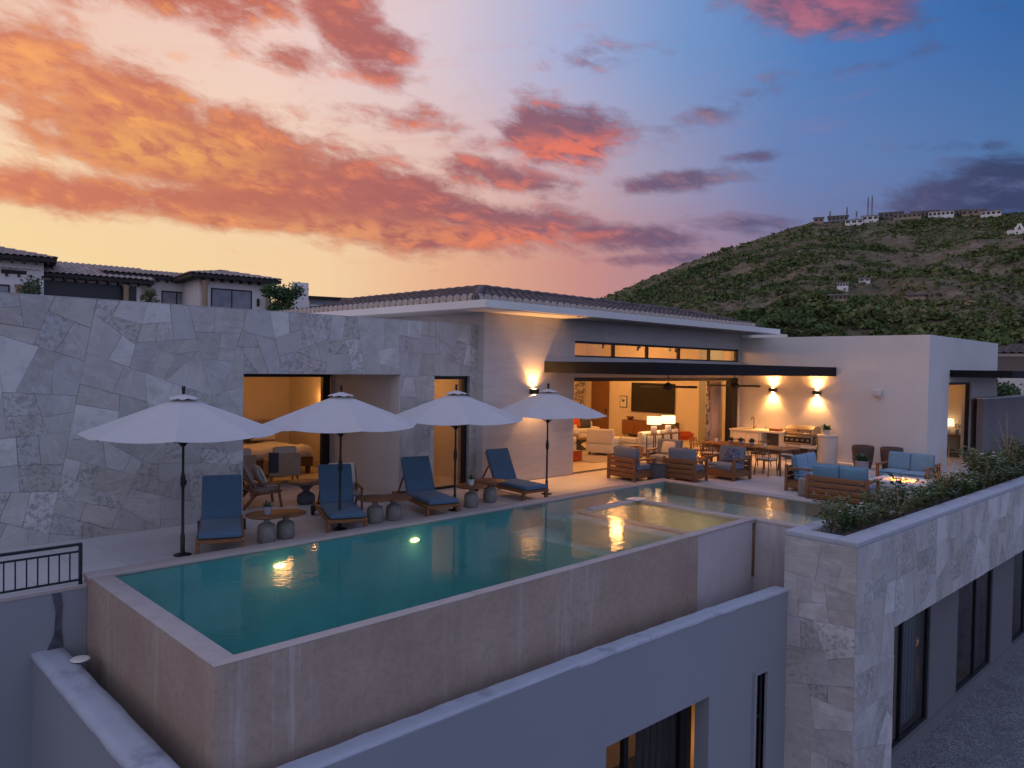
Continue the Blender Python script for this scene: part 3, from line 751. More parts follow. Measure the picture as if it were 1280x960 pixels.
# ------------------------------------------------------------------ lower storey: retaining wall, trough parapet, railing
rw=thing('retaining_wall','blue grey rendered lower wall below the pool with a wide window','wall')
def WY(x): return 6.40-.0038*(x-2.3)**2      # outer face line of the retaining wall, slightly skewed to the pool
b=MB(); zt=-.955
xs=[(2.30,8.13,-6,zt),(8.13,10.62,-2.25,zt),(10.62,11.95,-6,zt),(11.95,12.28,-2.25,zt),(12.28,13.0,-6,zt)]
for x0,x1,z0,z1 in xs:
    vs_=[(x0,WY(x0),z0),(x1,WY(x1),z0),(x1,WY(x1)+.26,z0),(x0,WY(x0)+.26,z0)]
    b.add([*vs_,*[(p[0],p[1],z1) for p in vs_]],[(0,3,2,1),(4,5,6,7),(0,1,5,4),(1,2,6,5),(2,3,7,6),(3,0,4,7)])
b.build('wall',M['retain'],rw)
b=MB(); n=60; vs_=[];fs_=[]
for i in range(n+1):
    x=2.28+(13.0-2.28)*i/n
    for j,(dy,dz) in enumerate(((-.012,-.03),(-.012,.01),(.06,.016),(.16,.014),(.275,.006))):
        k=mnoise.noise((x*3,j*1.7,0))*.012
        vs_.append((x,WY(x)+dy+k*.5,zt+dz+k))
for i in range(n):
    for j in range(4): fs_.append((i*5+j,(i+1)*5+j,(i+1)*5+j+1,i*5+j+1))
b.add(vs_,fs_,None,True); b.build('weathered_cap',M['retain_top'],rw)
# window and slot in that wall
def wbox(x0,x1,dy0,dy1,z0,z1,mb):
    vs_=[(x0,WY(x0)+dy0,z0),(x1,WY(x1)+dy0,z0),(x1,WY(x1)+dy1,z0),(x0,WY(x0)+dy1,z0)]
    mb.add([*vs_,*[(p[0],p[1],z1) for p in vs_]],[(0,3,2,1),(4,5,6,7),(0,1,5,4),(1,2,6,5),(2,3,7,6),(3,0,4,7)])
b=MB(); 
for x0 in (8.13,8.9,10.3): wbox(x0,x0+.1 if x0<10 else x0+.16,.30,.38,-6,-2.33,b)
wbox(8.13,10.62,.30,.38,-2.33,-2.252,b); wbox(8.13,10.62,.2601,.4,-2.252,-2.1,b); wo=b.build('window',M['black'],rw)
b=MB(); wbox(8.2,10.4,.335,.345,-6,-2.33,b); b.build('pane',M['glass_dark'],wo)
b=MB(); wbox(11.89,11.95,-.05,.2,-6,-2.19,b); wbox(12.28,12.35,-.05,.2,-6,-2.19,b); wbox(11.95,12.28,-.05,.2,-2.25,-2.19,b); so=b.build('slot_window',M['retain'],rw)
b=MB(); wbox(11.95,12.15,.01,.05,-3.05,-2.98,b); wbox(12.15,12.22,.01,.08,-6,-2.25,b); b.build('frame',M['black'],so)
b=MB(); wbox(11.95,12.15,.03,.037,-6,-2.25,b); b.build('pane',M['glass_dark'],so)
b=MB(); wbox(12.22,12.28,.06,.2,-6,-2.25,b); b.build('jamb',M['retain'],so)
# dim room behind the lower window
b=MB(); b.box(7,12.9,8.9,9.0,-6,-1.6); b.box(7,7.1,6.5,8.9,-6,-1.9); b.box(12.7,12.9,6.22,8.9,-6,-1.6); b.box(7.1,12.7,6.45,8.9,-2.0,-1.91); b.build('lower_room',M['inwall'],rw)
b=MB()
for k in range(18): b.rbox(9.5+k*.09,9.57+k*.09,WY(9)+.48+.03*(k%2),WY(9)+.54+.03*(k%2),-6,-2.2,.02,2)
b.build('curtain',M['curtain_dk'],rw)
lamp('lower_room_lamp','POINT',(8.6,7.6,-3.4),2.5,WARM,.2)
lamp('lower_room_lamp2','POINT',(12.2,7.2,-4.3),14,WARM,.2)
# trough and parapet on the left
tp=thing('trough_parapet','low weathered parapet around the overflow trough left of the pool','wall')
b=MB(); b.box(2.28,2.62,WY(2.3)+.28,11.0,-6,-.79); b.build('wall',M['retain'],tp)
b=MB(); n=40; vs_=[];fs_=[]
for i in range(n+1):
    y=WY(2.3)+.02+(11.14-WY(2.3)-.02)*i/n
    for j,(dx,dz) in enumerate(((-.015,-.04),(-.015,.012),(.1,.02),(.25,.018),(.35,.01),(.352,-.08))):
        k=mnoise.noise((y*2.5,j*1.7,5))*.014; vs_.append((2.28+dx+k*.4,y,-.79+dz+k))
for i in range(n):
    for j in range(5): fs_.append((i*6+j,i*6+j+1,(i+1)*6+j+1,(i+1)*6+j))
b.add(vs_,fs_,None,True); b.build('weathered_cap',M['retain_top'],tp)
b=MB(); b.box(2.62,2.91,WY(2.3)+.28,11.0,-6,-1.45); b.box(2.91,12.88,WY(3)+.29,6.91,-1.55,-1.35); b.build('trough_floor',M['soil'],tp)
b=MB(); b.lathe([(.0,.0),(.11,.0),(.12,.01),(.09,.02),(0,.025)],20,Matrix.Translation((2.66,10.35,-.765))@Matrix.Diagonal((1,1.1,1,1))); b.build('drain_cap',M['ceramic'],tp)
b=MB(); b.box(-14,2.905,11.0,11.14,-6,-.045); lw=thing('lower_wall','dark blue rendered wall under the railing at the left edge','wall'); b.build('wall',M['retain'],lw)
b=MB(); b.box(-14,2.905,10.99,11.139,-.044,-.002); b.build('deck_edge',M['coping'],lw)
b2=MB(); b2.prism([(2.44,-.78),(2.63,-.80),(2.60,-.5),(2.615,-.2),(2.60,-.06),(2.50,-.05),(2.54,-.3),(2.52,-.6)],-.01,.01,Matrix.Translation((0,10.989,0))@Matrix.Rotation(PI/2,4,'X')); b2.build('stain',mat('damp_stain',(.085,.085,.105),.9,var=.5,scale=8),lw)
rl=thing('railing','low black metal railing at the left edge of the terrace','railing')
b=MB(); ry=11.05
b.box(-6,2.86,ry-.02,ry+.02,.52,.555); b.box(-6,2.82,ry-.012,ry+.012,.43,.455); b.box(-6,2.82,ry-.012,ry+.012,.05,.075); b.build('rail',M['rail'],rl)
b=MB(); b.box(2.82,2.86,ry-.022,ry+.022,0,.52); b.build('post',M['rail'],rl)
b=MB()
for k in range(60):
    x=2.715-.1225*k; b.box(x-.008,x+.008,ry-.008,ry+.008,.075,.43)
b.build('balusters',M['rail'],rl)

# ------------------------------------------------------------------ planter tower at the right
pt=thing('stone_planter','stone clad corner tower carrying a long planter bed above dark windows','planter')
c0=Vector((12.97,4.77)); dA=(Vector((23.73,4.47))-c0).normalized(); nA=Vector((-dA.y,dA.x))
MT=Matrix(((dA.x,nA.x,0,c0.x),(dA.y,nA.y,0,c0.y),(0,0,1,0),(0,0,0,1)))     # local x along the face, y inwards
Z0=-5.2; ZG=-4.80; ZL=-1.72; LP=30
b=MB(); b.box(0,1.75,0,1.28,Z0,.02,MT); b.box(1.75,LP,0,.36,ZL,.02,MT); b.box(1.75,LP,1.0,1.28,ZL,.02,MT); b.box(1.75,LP,.36,1.0,ZL,-.35,MT)
b.build('wall_core',M['mortar'],pt)
def mpl(f): return lambda u,v,o:tuple(MT@Vector(f(u,v,o)))
tw=cladding('stone_wall',[([(0,Z0),(1.28,Z0),(1.28,.02),(0,.02)],mpl(lambda u,v,o:(-o,u,v)),[]),([(0,Z0),(LP,Z0),(LP,.02),(0,.02)],mpl(lambda u,v,o:(u,-o,v)),[(1.75,LP,ZL)])],.46,33,M['stone2'],pt); tw['label']='pale flagstone cladding of the corner tower'
b=MB(); b.rbox(-.012,LP,-.012,.37,.02,.118,.012,2,MT); b.rbox(-.012,.36,.37,1.0,.02,.118,.012,2,MT); b.rbox(-.012,LP,1.0,1.29,.02,.118,.012,2,MT); b.build('coping',M['retain_top'],pt)
b=MB(); b.box(.36,LP,.37,1.0,.0,.06,MT); so_=b.build('soil',M['soil'],pt)
# recessed lower facade: plaster pieces between window bays
b=MB(); RC=.42
for x0,x1 in ((5.1,7.0),(9.85,11.9),(14.5,17),(19.5,30)): b.box(x0,x1,RC,RC+.2,ZG,ZL-.002,MT)
b.box(1.75,30,RC-.06,RC+.2,Z0,ZG+.14,MT); b.build('recessed_wall',plaster_mat('dark_plaster',(.17,.165,.175),.1),pt)
for (x0,x1) in ((1.76,5.1),(7.0,9.85),(11.9,14.5),(17,19.5)):
    m_=MB(); zb=ZG+.142; zt_=ZL-.003
    m_.box(x0,x0+.07,RC+.03,RC+.11,zb,zt_,MT); m_.box(x1-.1,x1,RC+.03,RC+.11,zb,zt_,MT); xm=(x0+x1)/2+.05; m_.box(xm,xm+.09,RC+.03,RC+.11,zb,zt_,MT)
    m_.box(x0+.07,x1-.1,RC+.03,RC+.11,zb,zb+.07,MT); m_.box(x0+.07,x1-.1,RC+.03,RC+.11,zt_-.06,zt_,MT)
    w_=m_.build('window',M['black'],pt)
    m_=MB(); m_.box(x0+.07,x1-.1,RC+.06,RC+.07,zb+.07,zt_-.06,MT); m_.build('pane',M['glass_dark'],w_)
    m_=MB()
    for k in range(int((x1-x0)*.5/.1)): m_.rbox(xm+.15+k*.1,xm+.24+k*.1,RC+.26+.03*(k%2),RC+.32+.03*(k%2),ZG+.1,ZL,.025,2,MT)
    m_.build('curtain',M['curtain_bl' if x0<5 else 'curtain_dk'],w_)
b=MB(); b.box(1.6,30,2.6,2.7,Z0,ZL,MT); b.box(1.6,1.7,1.29,2.6,Z0,ZL,MT); b.build('back_wall',M['inwall'],pt)
lamp('lower_window_lamp','POINT',tuple(MT@Vector((3.0,1.9,-3.9))),14,WARM,.15)
lamp('lower_window_lamp','POINT',tuple(MT@Vector((8.6,1.9,-4.2))),9,WARM,.15)
# gravel ground below
def gravm():
    m,g,b=newmat('gravel'); o=g.obj()
    c=g.voro(o,34,'F1','Color'); r,_,_=g.sep(c); n=g.noise(o,1.2,6,.7)
    c0=g.ramp(r,[(0,(.10,.105,.115)),(.5,(.19,.19,.20)),(1,(.33,.33,.34))]); c0=g.mix(g.step(n,.4,.7)*.5,c0,(.10,.105,.12,1))
    g.put(b.inputs['Base Color'],c0); b.inputs['Roughness'].default_value=.95
    g.put(b.inputs['Normal'],g.bump(g.voro(o,34,'F1','Distance'),.7,.03)); return m
b=MB(); b.add([(-400,-400,-4.95),(900,-400,-4.95),(900,900,-4.95),(-400,900,-4.95)],[(0,1,2,3)]); struct('ground',b,gravm())
# ------------------------------------------------------------------ parasols
def make_parasol():
    t=thing('parasol','',''  ,group='white parasols along the pool')
    HT,RZ,RD=2.46,1.905,1.45
    b=MB(); b.lathe([(.0,0),(.13,0),(.13,.015),(.05,.025),(.035,.05)],20); b.build('base',M['black'],t)
    b=MB(); b.lathe([(.034,.04),(.034,.32),(.024,.33),(.022,1.02),(.026,1.05),(.038,1.10),(.038,1.2),(.026,1.26),(.02,1.30),(.019,2.42)],14); b.build('pole',M['black'],t)
    b=MB(); b.tube([(.04,0,1.15),(.10,0,1.15),(.10,0,1.08)],.009,6); b.build('crank',M['black'],t)
    b=MB(); b.lathe([(.018,2.48),(.022,2.50),(.028,2.60),(.026,2.62),(0,2.62)],12); b.build('finial',M['black'],t)
    # canopy: eight panels, hem sagging between the rib ends, thickness by solidify
    vs=[];fs=[];NS=6;NR=8
    for k in range(8):
        o=len(vs)
        for i in range(NR+1):
            u=.10+(1-.10)*i/NR
            for j in range(NS+1):
                a0=2*PI*k/8+PI/8;a1=a0+2*PI/8; w_=j/NS
                x=(math.cos(a0)*(1-w_)+math.cos(a1)*w_)*RD*u; y=(math.sin(a0)*(1-w_)+math.sin(a1)*w_)*RD*u
                sag=4*w_*(1-w_)
                z=HT-(HT-RZ)*u**1.03-.04*sag*u*u
                if i==NR: x*=1-.025*sag; y*=1-.025*sag
                vs.append((x,y,z))
        for i in range(NR):
            for j in range(NS): fs.append((o+i*(NS+1)+j,o+i*(NS+1)+j+1,o+(i+1)*(NS+1)+j+1,o+(i+1)*(NS+1)+j))
    b=MB(); b.add(vs,fs,None,False); c=b.build('canopy',M['canvas'],t)
    md=c.modifiers.new('thick','SOLIDIFY'); md.thickness=.006
    b=MB(); vs=[];fs=[]
    for k in range(8):
        a0=2*PI*k/8+PI/8;a1=a0+2*PI/8;am=(a0+a1)/2;o=len(vs)
        q=[(0,0,2.50),(.24*math.cos(a0),.24*math.sin(a0),2.42),(.215*math.cos(am),.215*math.sin(am),2.44),(.24*math.cos(a1),.24*math.sin(a1),2.42)]
        vs+=q; fs+=[(o,o+1,o+2),(o,o+2,o+3)]
    b.add(vs,fs); v=b.build('vent',M['canvas'],c); md=v.modifiers.new('thick','SOLIDIFY'); md.thickness=.006
    for k in range(8):
        a=2*PI*k/8+PI/8
        b=MB(); b.tube([(.03*math.cos(a),.03*math.sin(a),HT-.03),(RD*.985*math.cos(a),RD*.985*math.sin(a),RZ-.016)],.009,6)
        b.tube([(.04*math.cos(a),.04*math.sin(a),1.72),(RD*.5*math.cos(a),RD*.5*math.sin(a),HT-(HT-RZ)*.5-.02)],.007,6)
        b.build('rib',M['black'],t)
    b=MB(); b.lathe([(.04,1.69),(.045,1.75),(.03,1.76)],12); b.build('hub',M['black'],t)
    return t
par=make_parasol()
for i,(x,y,lb,rz) in enumerate([(4.42,11.70,'white parasol in front of the flagstone wall, nearest the railing',0),(7.22,11.73,'white parasol standing in front of the lit bedroom opening',.12),(9.96,11.75,'white parasol standing in front of the narrow lit door',-.1),(12.92,11.89,'white parasol below the glowing wall lamp of the travertine facade',.05)]):
    o=par if i==0 else dup(par)
    o.location=(x,y,0); o.rotation_euler=(0,0,R(22.5)+rz+.35); o['label']=lb; o['category']='parasol'

# ------------------------------------------------------------------ sun loungers (local: foot towards -y, origin at foot end on the floor)
def make_lounger(bd):
    t=thing('sun_lounger','','',group='blue sun loungers between the parasols')
    W=.33
    b=MB()
    for s in(-1,1): b.rbox(s*W-.025,s*W+.025,0.02,1.92,.19,.255,.008,2)
    b.box(-W+.025,W-.025,.02,.06,.19,.245); b.box(-W+.025,W-.025,1.86,1.92,.19,.245)
    for k in range(11): b.box(-W+.025,W-.025,.10+k*.1,.17+k*.1,.215,.24)
    b.build('frame',M['teak'],t)
    for s in(-1,1):
        l=MB(); l.rbox(s*W-.03,s*W+.03,.05,.13,0,.19,.006,2); l.build('leg',M['teak'],t)
        l=MB(); l.bar((s*W,1.72,.19),(s*W,1.82,.10),.05,.05); l.build('leg',M['teak'],t)
        l=MB(); l.lathe([(.02,-.03),(.09,-.03),(.10,-.015),(.10,.015),(.09,.03),(.02,.03)],16,M_((s*(W+.04),1.84,.10),0,0,PI/2)); l.build('wheel',M['black'],t)
    b=MB(); b.rbox(-W+.01,W-.01,.02,1.22,.256,.35,.03,3); b.build('seat_cushion',bd[0],t)
    MB_=Matrix.Translation((0,1.20,.30))@Matrix.Rotation(R(62),4,'X')
    b=MB(); b.rbox(-W+.01,W-.01,.0,.80,.0,.095,.03,3,MB_); b.build('back_cushion',bd[1],t)
    b=MB(); b.box(-W+.03,W-.03,0,.76,-.035,-.005,MB_)
    b.build('backrest',M['teak'],t)
    b=MB()
    for s in(-1,1): b.bar(tuple(MB_@Vector((s*.27,.45,-.04))),(s*.27,1.80,.22),.03,.03)
    b.build('backrest_strut',M['teak'],t)
    return t
lg=make_lounger((M['blue'],M['blue']))
LL=[(4.84,11.30,-24,'blue sun lounger closest to the railing, alone in front of the flagstone wall'),(7.15,11.34,-22,'blue sun lounger with an orange pillow showing behind its backrest'),
    (9.34,11.32,-14,'blue sun lounger between the double side table and the narrow lit door'),(12.05,11.36,-6,'blue sun lounger beside the fourth parasol, nearest the living room')]
for i,(x,y,a,lb) in enumerate(LL):
    o=lg if i==0 else dup(lg)
    o.location=(x,y,0); o.rotation_euler=(0,0,R(a)); o['label']=lb; o['category']='sun lounger'

# ------------------------------------------------------------------ small side tables: bottle shaped cast stone base, round wooden top
def make_table():
    t=thing('side_table','','',group='round wooden side tables between the loungers')
    b=MB(); b.lathe([(.0,0),(.12,0),(.142,.03),(.146,.16),(.142,.265),(.12,.305),(.065,.33),(.048,.35),(.048,.41),(.075,.44)],22); b.build('base',M['concrete'],t)
    b=MB(); b.lathe([(0,.44),(.30,.44),(.33,.455),(.335,.47),(.325,.48),(0,.482)],28); b.build('top',M['teak'],t)
    return t
tb=make_table()
for i,(x,y,z,lb) in enumerate([(5.86,11.84,1,'left one of the two overlapping wooden side tables, carrying a potted succulent'),(6.25,11.93,.92,'right one of the two overlapping wooden side tables beside the potted succulent'),
    (8.12,12.0,1.0,'taller wooden side table of the pair between the two middle loungers'),(8.54,11.98,.93,'lower wooden side table of the pair between the two middle loungers'),
    (10.55,12.0,.97,'wooden side table carrying a small potted plant near the narrow door'),(11.28,12.2,1.0,'wooden side table at the head of the last lounger')]):
    o=tb if i==0 else dup(tb)
    o.location=(x-.09,y-.2,0); o.scale=(1.04,1.04,z); o.rotation_euler=(0,0,i*1.3); o['label']=lb; o['category']='side table'
t=thing('pedestal_table','hourglass shaped dark stone table with round top in front of the bedroom','side table',(8.0,14.35,0))
b=MB(); b.lathe([(0,0),(.17,0),(.19,.04),(.19,.17),(.16,.21),(.06,.27),(.10,.33),(.20,.42),(.22,.44)],22); b.build('base',M['dkconc'],t)
b=MB(); b.lathe([(0,.44),(.36,.44),(.38,.455),(.37,.475),(0,.477)],28); b.build('top',M['darkwood'],t)
# potted succulents
def succulent(name,lb,loc,pr=.07,ph=.13,n=16,ln=.16,mcol=None,group=None,cat='potted plant'):
    t=thing(name,lb,cat,loc,0,group)
    b=MB(); b.lathe([(pr*.8,0),(pr,ph),(pr*.88,ph),(pr*.86,ph*.9),(0,ph*.88)],16); b.build('pot',mcol or M['terra'],t)
    b=MB()
    for k in range(n):
        a=rnd.uniform(0,2*PI); e=rnd.uniform(.2,1.2); l=ln*rnd.uniform(.6,1.1)
        d_=Vector((math.cos(a)*math.cos(e),math.sin(a)*math.cos(e),math.sin(e))); s_=Vector((-math.sin(a),math.cos(a),0))*l*.16
        p=Vector((0,0,ph*.9)); m_=p+d_*l*.55; q=p+d_*l-Vector((0,0,l*.15))
        b.add([tuple(p),tuple(m_+s_),tuple(q),tuple(m_-s_)],[(0,1,2,3)])
    b.build('leaves',M['leaf_dark'],t); return t
M['leaf_dark']=mat('succulent_leaf',(.05,.12,.06),.5,0,.4,12)
succulent('potted_succulent','small grey pot with a green succulent on the overlapping side tables',(5.75,11.58,.487))
succulent('potted_plant','small pale pot with dark spiky plant on the table near the narrow door',(10.46,11.82,.470),.07,.13,14,.15,M['ltconc'])

# ------------------------------------------------------------------ bedroom terrace and bedroom furniture
def lounge_chair(name,lb,loc,rz,fab,pil):
    t=thing(name,lb,'chair',loc,rz)         # faces -y
    b=MB()
    for s in(-1,1):
        b.bar((s*.34,-.36,0),(s*.34,-.30,.38),.04,.05); b.bar((s*.34,.42,0),(s*.34,.10,.36),.04,.06); b.bar((s*.34,.18,.30),(s*.34,.48,.86),.04,.05)
        b.bar((s*.34,-.36,.50),(s*.34,.30,.52),.06,.03); b.bar((s*.34,-.30,.36),(s*.34,-.32,.50),.04,.04)
        b.bar((s*.34,-.36,.34),(s*.34,.28,.28),.04,.05)
    b.bar((-.34,.47,.84),(.34,.47,.84),.04,.05); b.bar((-.34,.26,.42),(.34,.26,.42),.04,.04)
    b.build('frame',M['teak'],t,.004)
    b=MB(); b.rbox(-.31,.31,-.36,.24,.33,.41,.03,3,Matrix.Rotation(R(-4),4,'X')); b.build('seat_cushion',fab,t)
    b=MB(); b.rbox(-.31,.31,0,.55,0,.08,.03,3,Matrix.Translation((0,.18,.40))@Matrix.Rotation(R(62),4,'X')); b.build('back_cushion',fab,t)
    if pil: 
        p=thing('cushion',pil[0],'cushion',tuple(Matrix.Translation(loc)@Matrix.Rotation(rz,4,'Z')@Vector((0,-.04,pil[2] if len(pil)>2 else .43))),rz)
        b=MB(); b.rbox(-.26,.26,0,.44,0,.07,.034,3,Matrix.Rotation(R(66),4,'X'),puff=.06); b.build('cover',pil[1],p)
        if len(pil)>2: b=MB(); b.rbox(-.25,.25,.02,.47,-.065,-.012,.02,3,Matrix.Rotation(R(66),4,'X')); b.build('back_panel',M['orange'],p)
    return t
lounge_chair('wooden_armchair','open teak armchair with a pale pillow outside the bedroom',(7.15,14.75,0),R(78),M['taupe'],('pale blush pillow propped on the open teak armchair',M['cream']))
lounge_chair('wooden_armchair','teak armchair hidden behind the second lounger, its orange pillow showing',(8.12,13.12,0),R(-22),M['taupe'],('orange and cream pillow sticking up behind the second lounger',M['cream'],.56))
def tub_chair(lb,loc,rz,throw=False):
    t=thing('rattan_armchair',lb,'chair',loc,rz)   # faces +y (away from terrace): we see the woven back
    b=MB(); b.rbox(-.38,.38,-.36,-.28,.20,.76,.03,3); 
    for s in(-1,1): b.rbox(s*.36-.04,s*.36+.04,-.28,.34,.20,.60,.03,3)
    b.rbox(-.36,.36,-.3,.34,.20,.30,.02,2); b.build('shell',M['rattan'],t)
    for sx in(-1,1):
        for sy in(-1,1): l=MB(); l.tube([(sx*.3,sy*.28,.2),(sx*.33,sy*.31,0)],.022,8,r2=.015); l.build('leg',M['darkwood'],t)
    b=MB(); b.rbox(-.31,.31,-.27,.33,.305,.43,.04,3); b.build('seat_cushion',M['cream'],t)
    b=MB(); b.rbox(-.28,.28,0,.5,0,.12,.05,3,Matrix.Translation((0,-.13,.44))@Matrix.Rotation(R(100),4,'X'),puff=.03); b.build('back_cushion',M['cream'],t)
    if throw: b=MB(); b.rbox(-.40,-.16,-.385,-.36,.30,.775,.01,2); b.rbox(-.40,-.16,-.385,-.2,.762,.785,.01,2); b.build('throw',M['darkf'],t)
    return t
tub_chair('woven armchair with a dark throw over its back by the bedroom window',(8.95,17.25,.012),R(-16),True)
tub_chair('woven armchair at the left edge of the bedroom opening',(7.75,17.35,.012),R(8))
t=thing('bed','wide bed with rumpled linen behind the bedroom opening','bed',(9.35,19.35,.09))
b=MB(); b.rbox(-1.0,1.0,-1.15,1.2,.12,.36,.02,2); b.build('base',M['darkwood'],t)
for sx in(-1,1): l=MB(); l.box(sx*.9-.05,sx*.9+.05,-1.1,-1.0,-.075,.12); l.build('leg',M['darkwood'],t); l=MB(); l.box(sx*.9-.05,sx*.9+.05,1.05,1.15,-.075,.12); l.build('leg',M['darkwood'],t)
b=MB(); b.rbox(-.98,.98,-1.12,1.18,.361,.62,.06,3); b.build('mattress',M['white_f'],t)
def duvet():
    vs=[];fs=[];n=36
    for i in range(n+1):
        for j in range(n+1):
            x=-1.08+2.16*i/n;y=-1.2+1.75*j/n
            k=mnoise.fractal((x*2.2,y*2.2,1.3),.9,2,4)*.06
            e=max(0,abs(x)-.95)*2.0+max(0,-y-1.1)*2.0
            vs.append((x,y,.66+k-e))
    for i in range(n):
        for j in range(n): fs.append((i*(n+1)+j,(i+1)*(n+1)+j,(i+1)*(n+1)+j+1,i*(n+1)+j+1))
    return MB().add(vs,fs,None,True)
o=duvet().build('duvet',M['white_f'],t); md=o.modifiers.new('s','SOLIDIFY'); md.thickness=.03
b=MB(); b.rbox(-1.1,1.1,1.22,1.30,0,1.25,.03,3); b.build('headboard',M['taupe'],t)
for i,(x,y,rz,m_) in enumerate([(-.5,.85,.1,'white_f'),(.45,.85,-.1,'cream'),(-.35,.5,.3,'darkf'),(.35,.5,-.2,'cream')]):
    b=MB(); b.rbox(-.34,.34,0,.48,0,.12,.055,3,Matrix.Translation((x,y,.68))@Matrix.Rotation(rz,4,'Z')@Matrix.Rotation(R(52),4,'X'),puff=.06); b.build('pillow',M[m_],t)
lamp('bedside_lamp','POINT',(10.8,18.9,2.05),5,WARM,.05)
# ------------------------------------------------------------------ wall sconces: up and down light
def sconce(lb,loc,axis,e=26):
    t=thing('wall_sconce',lb,'wall lamp',loc,axis,'black wall sconces with up and down light')   # local -y away from wall
    b=MB(); b.box(-.13,.13,-.12,-.003,-.065,.065); b.build('body',M['bronze'],t)
    for s in(-1,1):
        b=MB(); b.lathe([(.045,0),(.045,.008)],14,Matrix.Translation((0,-.06,s*.075-.004))); b.build('bulb',M['bulb'],t)
        q=Vector(loc)+Matrix.Rotation(axis,3,'Z')@Vector((0,-.085,s*.095))
        l=lamp('sconce_lamp','SPOT',tuple(q),e,(1,.47,.14),.03,spot_size=R(88),spot_blend=.4)
        aim(l,tuple(Matrix.Rotation(axis,3,'Z')@Vector((0,.03,s))))
        l=lamp('sconce_spill_lamp','SPOT',tuple(q),e*.8,(1,.44,.13),.04,spot_size=R(165),spot_blend=1.0); aim(l,tuple(Matrix.Rotation(axis,3,'Z')@Vector((0,-.12,s))))
    return t
sconce('glowing black wall sconce on the travertine facade behind the fourth parasol',(14.17,13.6,2.35),0,125)
sconce('glowing wall sconce over the outdoor kitchen sink, the left of two',(25.2,12.30,2.33),-PI/2,125)
sconce('glowing wall sconce above the grill, the right of two',(25.2,10.72,2.29),-PI/2,125)
t=thing('wall_speaker','small white box speaker fixed high on the tall white wall','speaker',(25.2,8.75,2.36),-PI/2)
b=MB(); b.rbox(-.13,.13,-.2,-.004,-.1,.1,.012,2); b.build('housing',M['ceramic'],t); b=MB(); b.box(-.10,.10,-.206,-.201,-.07,.07); b.build('grille',M['ltconc'],t)
# ------------------------------------------------------------------ terrace lounge: deep teak chairs and sofas (local: faces -y, back at +y, origin floor centre)
def deep_seat(name,lb,cat,loc,rz,w,fab,pillow=None,group=None,d=.86):
    t=thing(name,lb,cat,loc,rz,group)
    h=w/2
    b=MB(); b.rbox(-h+.06,h-.06,-d/2+.02,d/2-.04,.08,.27,.01,2); b.build('base',M['teak'],t)
    b=MB()
    for k in range(4): b.rbox(-h+.07,h-.07,d/2-.045,d/2-.01,.10+k*.135,.215+k*.135,.006,2)
    for x in (-h+.035,h-.035): b.rbox(x-.035,x+.035,d/2-.07,d/2,.0,.66,.006,2)
    b.build('backrest',M['teak'],t)
    for s in(-1,1):
        b=MB(); x=s*(h-.035); b.rbox(x-.035,x+.035,-d/2,-d/2+.07,0,.555,.006,2); b.rbox(x-.045,x+.045,-d/2-.01,d/2-.07,.555,.60,.006,2); b.rbox(x-.025,x+.025,-d/2+.07,d/2-.07,.10,.22,.006,2); b.build('arm',M['teak'],t)
    n=2 if w>1.2 else 1
    for i in range(n):
        xa=-h+.085+(2*h-.17)*i/n; xb=-h+.085+(2*h-.17)*(i+1)/n-.006
        b=MB(); b.rbox(xa,xb,-d/2+.0,d/2-.2,.275,.43,.045,3,puff=.02); b.build('seat_cushion',fab,t)
        b=MB(); b.rbox(xa,xb,0,.48,-.0,.16,.05,3,Matrix.Translation((0,d/2-.19,.40))@Matrix.Rotation(R(80),4,'X'),puff=.02); b.build('back_cushion',fab,t)
    if pillow:
        lab,m_,px=pillow
        q=Matrix.Translation(loc)@Matrix.Rotation(rz,4,'Z')@Vector((px,d/2-.34,.445))
        p=thing('cushion',lab,'cushion',tuple(q),rz); b=MB(); b.rbox(-.22,.22,0,.4,0,.08,.038,3,Matrix.Rotation(R(68),4,'X'),puff=.05); b.build('cover',m_,p)
    return t
def patm():
    m,g,b=newmat('ikat_pillow'); o=g.obj(); v=g.noise(g.vm('ADD',o,(3,1,2)),11,2,.5,1.5)
    g.put(b.inputs['Base Color'],g.ramp(v,[(.44,(.03,.05,.13)),(.5,(.30,.33,.40)),(.56,(.05,.08,.2))])); b.inputs['Roughness'].default_value=.9; return m
M['pattern']=patm()
H=PI/2
deep_seat('patio_armchair','slatted back patio armchair turned to the living room, nearest the pool corner','armchair',(16.48,12.05,0),-H+R(-6)+PI,1.0,M['slate'])
t=thing('cube_table','dark grey cube side table between two patio armchairs','side table',(17.0,11.50,0),R(8)); b=MB(); b.rbox(-.24,.24,-.24,.24,0,.44,.02,3); b.build('body',M['dkconc'],t); b=MB(); b.rbox(-.25,.25,-.25,.25,.441,.46,.008,2); b.build('top',M['darkf'],t)
deep_seat('patio_armchair','patio armchair with a plain slate cushion seen from its side at the pool edge','armchair',(17.42,10.95,0),H+R(8),.95,M['slate'])
deep_seat('patio_armchair','patio armchair with a navy patterned pillow beside the dining table','armchair',(18.75,10.42,0),-H+R(-4),.95,M['slate'],('navy and white patterned pillow on a patio armchair',M['pattern'],.05))
deep_seat('patio_armchair','patio armchair with a blush pillow close to the sliding door sill','armchair',(18.95,12.55,0),-H+R(10),.95,M['slate'],('blush pillow on the patio armchair near the sliding door sill',M['cream'],.0))
t=thing('wood_side_table','low square teak table with small candle glasses beside the patterned pillow chair','side table',(18.9,11.45,0)); b=MB(); b.rbox(-.3,.3,-.3,.3,.44,.48,.008,2); b.build('top',M['teak'],t)
